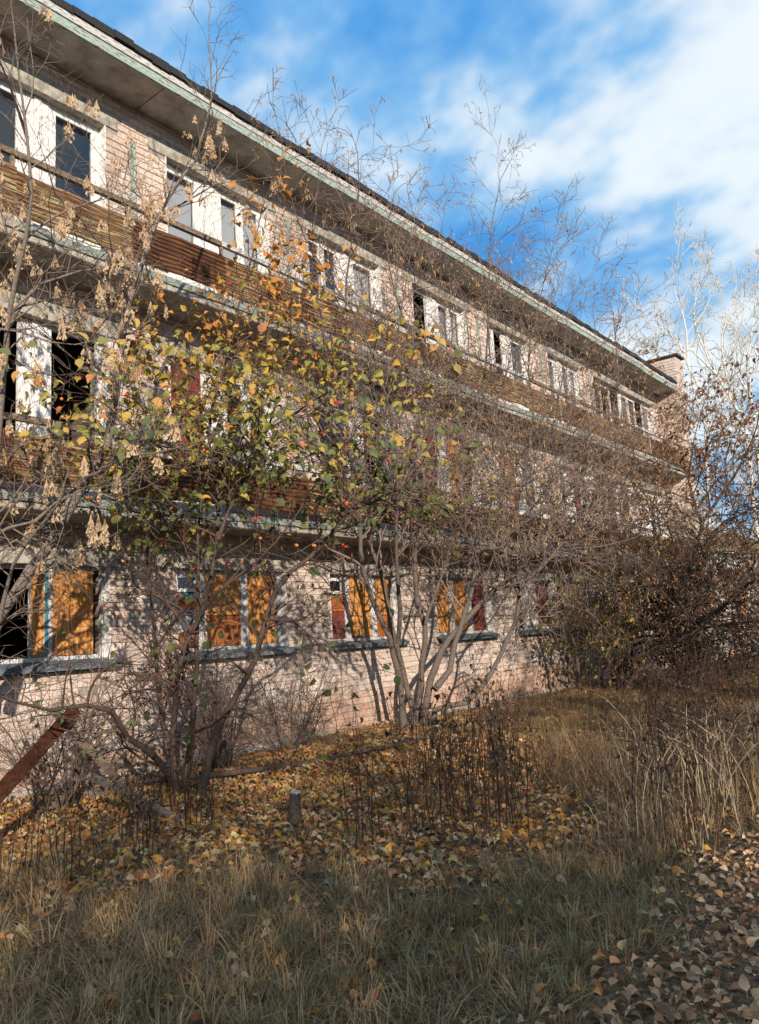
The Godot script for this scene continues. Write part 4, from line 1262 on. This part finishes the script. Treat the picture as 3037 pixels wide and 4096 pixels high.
func litter(g: Node3D) -> void:
	var big := [leaf_mesh(.34, .35, .9), leaf_mesh(.30, .15, 1.3), leaf_mesh(.26, .75, 1.6), leaf_mesh(.37, -.2, .5), leaf_mesh(.30, .05, .2), leaf_mesh(.24, 1.0, .8)]
	var xs := []
	var cs := []
	var singles := 0
	var gold := [Vector3(.42, .19, .06), Vector3(.46, .25, .07), Vector3(.34, .14, .05), Vector3(.26, .10, .04), Vector3(.46, .36, .17), Vector3(.36, .18, .08), Vector3(.52, .29, .05), Vector3(.38, .35, .17)]
	var dull := [Vector3(.44, .255, .145), Vector3(.50, .32, .19), Vector3(.33, .18, .10), Vector3(.58, .41, .26), Vector3(.25, .135, .075), Vector3(.46, .26, .12)]
	var gm := leaf_tints("litter_gold", gold)
	var dm := leaf_tints("litter_dull", dull)
	var todo := []
	for k in 80000:
		var x := rnd(2.0, 21.0)
		var z := rnd(.1, 8.9)
		if x > 12 and rng.randf() < .6: continue
		var c := .0
		# thick golden litter between the trees and the wall; brown leaves on the path; few in the tall grass
		c = (1.0 - grassy(x, z) * .88) * .75
		var pth := path_share(x, z)
		c = maxf(c, pth)
		c = maxf(c, .07)
		if rng.randf() > c: continue
		todo.append([x, z, pth])
	var eye := Vector2(0, 8.8)
	todo.sort_custom(func(a, b): return Vector2(a[0], a[1]).distance_squared_to(eye) < Vector2(b[0], b[1]).distance_squared_to(eye))
	for q in todo:
		var x: float = q[0]
		var z: float = q[1]
		var brown: bool = q[2] > .4 or rng.randf() < .35
		var s := rnd(.04, .085)
		if q[2] > .4: s = rnd(.026, .07)
		var y := (Vector3(rng.randfn(), rnd(-.15, .45), rng.randfn())).normalized()
		var bs := facing(y, Vector3(rng.randfn() * .6, 1, rng.randfn() * .6)).scaled_local(Vector3(s, s, s))
		var at := Vector3(x, height(x, z) + rnd(.004, .045), z)
		if singles < 298 and x > 2.3 and (q[2] > .3 or x > 4.0):
			var m: Material = dm[rng.randi() % dm.size()] if brown else gm[rng.randi() % gm.size()]
			part("fallen_leaf", big[rng.randi() % 6], m, g, Transform3D(bs, at))
			singles += 1
		else:
			xs.append(Transform3D(bs, at))
			cs.append(jitter(dull[rng.randi() % dull.size()] if brown else gold[rng.randi() % gold.size()], .22))
	var third := xs.size() / 3
	for k in 3: multi("leaf_litter", big[[0, 2, 3][k]], M.leaf, xs.slice(k * third, (k + 1) * third), cs.slice(k * third, (k + 1) * third), g)

func blade(b: MB, foot: Vector3, dir: Vector3, ln: float, w: float, bend: float) -> void:
	var side := dir.cross(Vector3.UP)
	if side.length_squared() < 1e-5: side = Vector3.RIGHT
	side = side.normalized() * w
	var out := Vector3(dir.x, 0, dir.z).normalized()
	var p := foot
	var d := dir.normalized()
	var prev := p
	for k in 3:
		var q := prev + d * ln / 3.0
		d = (d + out * bend + Vector3.DOWN * bend * .8).normalized()
		var w0 := 1.0 - k / 3.0
		var w1 := 1.0 - (k + 1) / 3.0
		if k < 2: b.quad(prev - side * w0, q - side * w1, q + side * w1, prev + side * w0)
		else: b.tri(prev - side * w0, q, prev + side * w0)
		prev = q

func tuft(n: int, h: float, spread: float, w: float, bend: float, seed_: int, most := .75) -> ArrayMesh:
	rng.seed = seed_
	var b := MB.new()
	b.colored = true
	for k in n:
		var a := rnd(0, TAU)
		var lean := rnd(.05, most)
		var sh := rnd(.55, 1.25)
		b.col = Color(sh * rnd(.9, 1.1), sh, sh * rnd(.85, 1.05))
		if rng.randf() < .25: b.col = Color(sh * 1.9, sh * 1.55, sh * 1.35)
		if rng.randf() < .2: b.col = Color(sh * .38, sh * .36, sh * .34)
		blade(b, Vector3(cos(a) * spread * rnd(0, 1), 0, sin(a) * spread * rnd(0, 1)), Vector3(cos(a) * lean, 1, sin(a) * lean), h * rnd(.45, 1.15), w * rnd(.6, 1.3), rnd(.05, bend))
	return b.done()

func grass() -> void:
	var tufts := [tuft(24, .21, .10, .0036, .9, 501), tuft(22, .24, .12, .0028, 1.3, 502), tuft(26, .19, .15, .0040, .5, 503, 2.6), tuft(20, .62, .20, .0034, .7, 504)]
	rng.seed = 510
	var sets := [[], [], [], []]
	var cols := [[], [], [], []]
	var pn := FastNoiseLite.new()
	pn.frequency = .35
	pn.seed = 3
	for k in 21000:
		var x := rnd(.8, 24.0)
		var z := rnd(.3, 8.9)
		if x > 9 and rng.randf() < .45: continue
		var pth := path_share(x, z)
		var c := grassy(x, z)
		c *= 1.0 - pth * .86
		c = maxf(c, .06)
		if rng.randf() > c: continue
		var v := pn.get_noise_2d(x, z)
		var w := 0 if v > .1 else (1 if rng.randf() < .55 else 2)
		if across(x, z) > 1.3 and ahead(x, z) > 4.9 and ahead(x, z) < 9.5 and rng.randf() < .30 and pth < .3: w = 3
		var s := rnd(.7, 1.25) * (1.0 - .4 * pth)
		var t := Transform3D(Basis(Vector3.UP, rnd(0, TAU)) * Basis(Vector3.RIGHT, rnd(-.3, .3)) * Basis.from_scale(Vector3(s, s * rnd(.75, 1.2), s)), Vector3(x, height(x, z) - .01, z))
		sets[w].append(t)
		var green := clampf(.5 + v * 1.5 + rnd(-.35, .35), 0, 1)
		var cc := Vector3(.43, .29, .16).lerp(Vector3(.14, .135, .058), green * .6)
		if w == 3: cc = Vector3(.27, .19, .115)
		if ahead(x, z) > 6.0: cc = cc.lerp(Vector3(.30, .18, .095), .5)
		cols[w].append(jitter(cc, .25))
	var root := thing("grass", "long tangled half-dry grass covering the foreground", "grass")
	root.set_meta("kind", "stuff")
	for w in 4: multi("blades", tufts[w], M.grass, sets[w], cols[w], root)

# a clump of dead weeds: each stalk a part of its own
func weeds(x: float, z: float, n: int, h: float, spread: float, label: String, group: String, matn: String, arch: float, heads: bool, r := .0052) -> void:
	var t := thing("weed_clump", label, "weed", Vector3.ZERO, group)
	var hang := []
	var hc := []
	for k in n:
		var fx := x + rng.randfn() * spread
		var fz := z + rng.randfn() * spread
		var f := Vector3(fx, height(fx, fz) - .03, fz)
		var hh := h * rnd(.55, 1.1)
		var a := rnd(0, TAU)
		var d := Vector3(cos(a), 0, sin(a))
		var ln := rnd(.02, .20) + arch * rnd(0, 1)
		var p := PackedVector3Array()
		var rr := PackedFloat32Array()
		for s in 9:
			var u := s / 8.0
			p.append(f + Vector3.UP * hh * (u - arch * .45 * u * u * u) + d * hh * ln * u * u + rv() * .006)
			rr.append(r * (1.0 - .65 * u))
		var b := MB.new()
		b.tube(p, rr, 5)
		if heads:
			for s in rng.randi() % 5 + 2:
				var q := p[rng.randi_range(4, 8)]
				var e := q + (Vector3.UP * rnd(-.1, .8) + Vector3(rng.randfn(), 0, rng.randfn())).normalized() * rnd(.04, .13)
				b.tube(PackedVector3Array([q, e]), PackedFloat32Array([r * .5, r * .3]), 3)
				hang.append(Transform3D(facing((Vector3.DOWN + rv() * .5).normalized(), rv()).scaled_local(Vector3.ONE * rnd(.03, .075)), e))
				hc.append(jitter(Vector3(.075, .052, .034), .5))
		part("stalk", b.done(), M[matn], t)
	if heads: multi("withered_leaves", leaf_mesh(.2, .9, 1.8), M.leaf, hang, hc, t)

func all_weeds() -> void:
	flat_mat("weed_dark", lin(.055, .030, .022), .85)
	flat_mat("weed_brown", lin(.105, .060, .038), .85)
	flat_mat("straw", lin(.36, .285, .19), .7)
	var g1 := "dead dark weeds in front of the many-stemmed tree"
	var spots := [[4.75, 4.95, 8], [5.1, 5.15, 9], [5.5, 5.05, 9], [5.9, 5.0, 8], [5.35, 5.5, 7], [6.5, 4.9, 9], [7.2, 4.6, 8], [6.9, 3.9, 7], [7.9, 4.0, 8]]
	var where := ["leftmost", "second from the left", "third from the left", "fourth from the left", "nearest", "second from the right", "rightmost of the nearer ones", "one nearer the wall", "rightmost and farthest"]
	for k in spots.size():
		weeds(spots[k][0], spots[k][1], spots[k][2] + 5, rnd(1.05, 1.4), .16, "tall dark weed stalks before the many-stemmed tree, " + where[k], g1, "weed_dark" if k % 2 == 0 else "weed_brown", .12, true)
	var g2 := "dead weeds standing in the grass at the left"
	var sp2 := [[3.0, 3.6, 5], [3.6, 3.5, 6], [3.9, 3.1, 5], [4.3, 3.3, 8], [2.7, 3.2, 5], [4.6, 2.4, 6]]
	var wh2 := ["in the left foreground", "under the crab apple's stems", "just left of the crab apple's foot", "right under the crab apple's foot", "at the left edge", "behind, at the crab apple's foot"]
	for k in sp2.size():
		weeds(sp2[k][0], sp2[k][1], sp2[k][2] + 5, rnd(.7, 1.1), .2, "thin dark weed stalks " + wh2[k], g2, "weed_dark", .15, true, .0045)
	var g3 := "pale straw and dark stalks at the right"
	var sp3 := [[5.6, 6.55, 9], [6.1, 6.9, 10], [6.6, 6.6, 10], [7.2, 6.9, 11], [7.9, 6.5, 11], [6.9, 6.2, 9], [8.6, 6.1, 12]]
	var wh3 := ["nearest the path", "at the path's edge", "in the middle of the thicket", "at the right edge of the frame", "behind the tall dark stalks", "left side of the thicket", "far side of the thicket"]
	for k in sp3.size():
		weeds(sp3[k][0], sp3[k][1], sp3[k][2] + 7, rnd(.85, 1.1), .20, "bent pale straw stems " + wh3[k], g3, "straw", .55, false, .0048)
	var sp4 := [[5.75, 6.7, 7], [6.3, 6.6, 8], [7.0, 6.5, 9], [7.6, 6.2, 9], [8.4, 5.6, 9], [9.6, 5.6, 9], [6.7, 6.9, 9], [7.4, 7.1, 9]]
	var wh4 := ["nearest the camera", "among the straw", "tallest, in the middle", "behind the straw", "towards the wall", "farthest back", "at the path's edge", "at the right edge of the frame"]
	for k in sp4.size():
		weeds(sp4[k][0], sp4[k][1], sp4[k][2] + 7, rnd(1.15, 1.5), .19, "tall dark dry stalks in the right-hand weeds, " + wh4[k], g3, "weed_dark", .10, true)
	# brownish growth along the foot of the wall and under the right-hand trees
	var sp5 := [[9.2, 2.6], [10.4, 2.9], [11.6, 2.2], [12.6, 3.0], [13.8, 1.6], [14.6, 2.8], [15.6, 1.8], [12.0, 4.4], [10.2, 4.6], [14.0, 4.4]]
	for k in sp5.size():
		weeds(sp5[k][0], sp5[k][1], 12, rnd(.7, 1.0), .35, ["low brown weeds beside the many-stemmed tree's foot", "brown weeds in front of the many-stemmed tree's foot", "brown weeds under the fifth ground-floor window", "brown weeds between the tree and the right-hand thicket", "brown weeds at the foot of the wall below the red boards", "brown weeds near the broken stem", "brown weeds hiding the broken stem's foot", "brown weeds in mid-distance left of the dark stalks", "brown weeds in the middle distance, right of the litter", "brown weeds farthest back before the leaning tree"][k], "brown weeds before the wall", "weed_brown", .25, true, .004)

func odds() -> void:
	# a rust-red sheet leaning at the left, and weathered boards beside it
	var s := MB.new()
	for k in 12:
		var a := -1.0 + k / 6.0
		var c := -1.0 + (k + 1) / 6.0
		var ya := .012 * sin(k * 1.3)
		var yc := .012 * sin((k + 1) * 1.3)
		s.boxt(Transform3D(Basis(Vector3(0, 0, 1), (yc - ya) * 3.0), Vector3((a + c) / 2, 0, (ya + yc) / 2)), Vector3(.085, .07, .006))
	var sh := part("rusty_sheet", s.done(), M.rust_red, self, Transform3D(Basis(Vector3.UP, .55) * Basis(Vector3(0, 0, 1), .42) * Basis(Vector3.RIGHT, -.35), Vector3(3.65, .55, 1.75)))
	tag(sh, "long rust-red metal strip leaning among the branches at the left edge", "scrap metal")
	var planks := [[Vector3(4.25, .95, 1.15), Vector3(4.75, .02, 1.9), .045, "brown weathered board leaning behind the crab apple's foot"], [Vector3(4.05, .42, 2.15), Vector3(4.5, .0, 2.9), .04, "brown splintered board lying in the grass left of the crab apple"], [Vector3(4.2, .02, .9), Vector3(6.2, .05, .7), .06, "long brown board lying along the foot of the wall"]]
	for p in planks:
		var a: Vector3 = p[0]
		var c: Vector3 = p[1]
		var b := MB.new()
		b.boxt(Transform3D(facing(c - a, Vector3(.2, .5, .8)), (a + c) / 2), Vector3(p[2], a.distance_to(c) / 2, .012))
		tag(part("board", b.done(), M.brown_wood), p[3], "board")
	# fallen branch and stump
	var fb := MB.new()
	fb.tube(PackedVector3Array([Vector3(5.3, .10, 1.1), Vector3(5.9, .07, 1.45), Vector3(6.6, .06, 1.75), Vector3(7.2, .07, 2.0), Vector3(8.1, .10, 2.2), Vector3(9.2, .12, 2.25)]), PackedFloat32Array([.034, .032, .03, .026, .02, .012]), 8)
	tag(part("fallen_branch", fb.done(), M.bark_dark), "dark fallen branch lying across the golden leaves", "branch")
	var st := thing("stump", "small sawn stump standing in the fallen leaves", "stump", Vector3(4.93, 0, 3.8))
	var sb := MB.new()
	sb.tube(PackedVector3Array([Vector3(-.03, -.08, .02), Vector3(-.01, .06, .01), Vector3(0, .16, 0), Vector3(.01, .235, 0)]), PackedFloat32Array([.075, .055, .05, .05]), 9)
	part("bark", sb.done(), M.bark_dark, st)
	var cm := CylinderMesh.new()
	cm.top_radius = .047; cm.bottom_radius = .049; cm.height = .01
	part("cut_face", cm, M.grey_wood, st, Transform3D(Basis(Vector3(0, 0, 1), .08), Vector3(.01, .238, 0)))
	# long pale stick in the right-hand weeds
	var ps := MB.new()
	ps.tube(PackedVector3Array([Vector3(5.95, .62, 6.2), Vector3(6.4, .48, 6.75), Vector3(6.8, .33, 7.3)]), PackedFloat32Array([.006, .005, .004]), 5)
	tag(part("stick", ps.done(), M.weed_brown), "thin stick slanting through the right-hand weeds", "stick")

# trees across the path, behind the camera: they throw the dappled shade on the grass and the ground floor
func shade_trees() -> void:
	var cfg := {"thick": 1.0, "bark": "bark_dark", "twig": "twig_dark", "gap": .55, "start": .10, "up": .2, "len": 3.0, "rad": .04, "levels": 2, "wander": .16, "trop": .05, "trop1": .0, "tip": .006, "kids": [0, 2.6, 2.0]}
	var proto := thing("poplar_tree", "half-bare poplar across the path", "tree", Vector3.ZERO, "trees across the path")
	begin_tree(proto, cfg)
	limb("trunk", [0, -.2, 0, .1, 3, 0, -.1, 6, .1, .1, 8.4, 0], .18, .02)
	for k in 5:
		var a := k * 1.3
		limb("limb", [0, 1.0 + .8 * k, 0, cos(a) * .9, 2.2 + k, sin(a) * .9, cos(a) * 1.6, 3.8 + k, sin(a) * 1.6], .07, .01)
	end_tree()
	var xs := []
	var cs := []
	for q in tips:
		for c in 3:
			var s := rnd(.10, .19)
			xs.append(Transform3D(leaf_basis(q[1], .5).scaled_local(Vector3(s, s, s)), q[0] + rv() * .16))
			cs.append(jitter(Vector3(.26, .18, .05), .4))
	multi("foliage", leaf_mesh(.4, .2, .5), M.leaf, xs, cs, proto)
	var spots := SHADE
	for k in spots.size():
		var o: Node3D = proto if k == 0 else proto.duplicate()
		if k > 0: put(o, "poplar_tree")
		o.set_meta("label", "half-bare poplar across the path, number %s from the left" % ["one", "three", "four", "six", "seven", "eight", "two", "five", "nine"][k])
		o.position = Vector3(spots[k][0], 0, spots[k][1])
		o.rotation.y = k * 1.7
		o.scale = Vector3.ONE * spots[k][2] * .90

const SHADE := [[-12.0, 18.0, 1.0], [-7.6, 19.5, 1.1], [-3.4, 18.0, .95], [.8, 20.0, 1.12], [4.8, 18.5, 1.0], [9.0, 20.0, 1.05], [-10.0, 22.5, 1.15], [-1.5, 22.0, 1.15], [13.5, 19.0, 1.0]]

# ------------------------------------------------------------------ the scene
func _ready() -> void:
	rng.seed = 20
	var cam := Camera3D.new()
	cam.name = "camera"
	cam.transform = Transform3D(Basis(Vector3(.627288, -.059023, .776547), Vector3(-.082626, .986452, .141722), Vector3(-.774392, -.153063, .613913)).orthonormalized(), Vector3(0, 1.5, 8.8))
	cam.fov = 65.527
	cam.near = .05
	cam.far = 600.0
	add_child(cam)
	var we := WorldEnvironment.new()
	we.name = "world"
	var env := Environment.new()
	env.background_mode = Environment.BG_SKY
	env.sky = Sky.new()
	env.sky.sky_material = make_sky()
	env.background_energy_multiplier = 1.0
	env.tonemap_mode = Environment.TONE_MAPPER_LINEAR
	env.tonemap_exposure = 1.4
	env.sdfgi_enabled = true
	env.ssao_enabled = true
	env.ssil_enabled = true
	we.environment = env
	add_child(we)
	var sun := DirectionalLight3D.new()
	sun.name = "sun"
	sun.light_color = Color(1.0, .94, .86)
	sun.light_energy = 1.6
	sun.light_angular_distance = .5
	sun.shadow_enabled = true
	sun.basis = Basis.looking_at(Vector3(.56, -.32, -.74).normalized(), Vector3.UP)
	add_child(sun)
	materials()
	ground()
	building()
	low_wing()
	white_trees()
	box_elder()
	crab_apple()
	seed_tree()
	right_trees()
	bushes()
	grass()
	all_weeds()
	odds()
	shade_trees()

func bushes() -> void:
	var fine := {"thick": 1.0, "bark": "bark_dark", "twig": "twig_purple", "gap": .12, "start": .1, "up": .1, "len": .75, "rad": .006, "levels": 2, "wander": .22, "trop": -.02, "trop1": -.02, "tip": .0019, "kids": [0, 6.0, 6.0], "stems": 15, "r0": .012}
	bush(6.6, .9, 1.5, .9, "dense bare purple-brown bush against the wall between the first two boarded windows", fine)
	bush(7.8, .9, 1.2, 1.1, "low bare twiggy bush against the wall under the third ground-floor window", fine)
	bush(4.35, 1.0, 1.2, .9, "low bare twiggy bush against the wall under the first boarded window", fine)
	var far := {"thick": 1.0, "bark": "bark_dark", "twig": "twig_dark", "gap": .25, "start": .1, "up": .1, "len": 1.3, "rad": .012, "levels": 2, "wander": .2, "trop": .0, "trop1": -.02, "tip": .004, "kids": [0, 4.0, 3.6], "stems": 12, "r0": .02}
	var tall := far.duplicate()
	tall.len = 1.5
	tall.stems = 15
	bush(18.6, 1.2, 2.6, 1.1, "yellow-green leaved bush against the wall left of the leaning tree", tall, {"share": .6, "size": .13, "tint": Vector3(.26, .22, .055)})
	bush(17.2, 3.0, 2.7, 1.2, "dense dark thicket round the leaning tree's foot", tall, {"share": .45, "size": .11, "tint": Vector3(.13, .075, .032)})
	bush(19.4, 4.2, 3.0, 1.5, "tall brown thicket behind the leaning tree", tall, {"share": .45, "size": .11, "tint": Vector3(.15, .08, .032)})
	bush(20.5, 2.2, 2.6, 1.8, "dark low thicket beyond the leaning tree", far, {"share": .5, "size": .13, "tint": Vector3(.11, .085, .03)})
	bush(22.5, 4.4, 2.2, 2.0, "brown thicket right of the leaning tree's foot", far, {"share": .4, "size": .12, "tint": Vector3(.13, .07, .03)})
	bush(27.0, 4.2, 3.0, 2.4, "far thicket in front of the white posts", far, {"share": .4, "size": .15, "tint": Vector3(.16, .11, .04)})
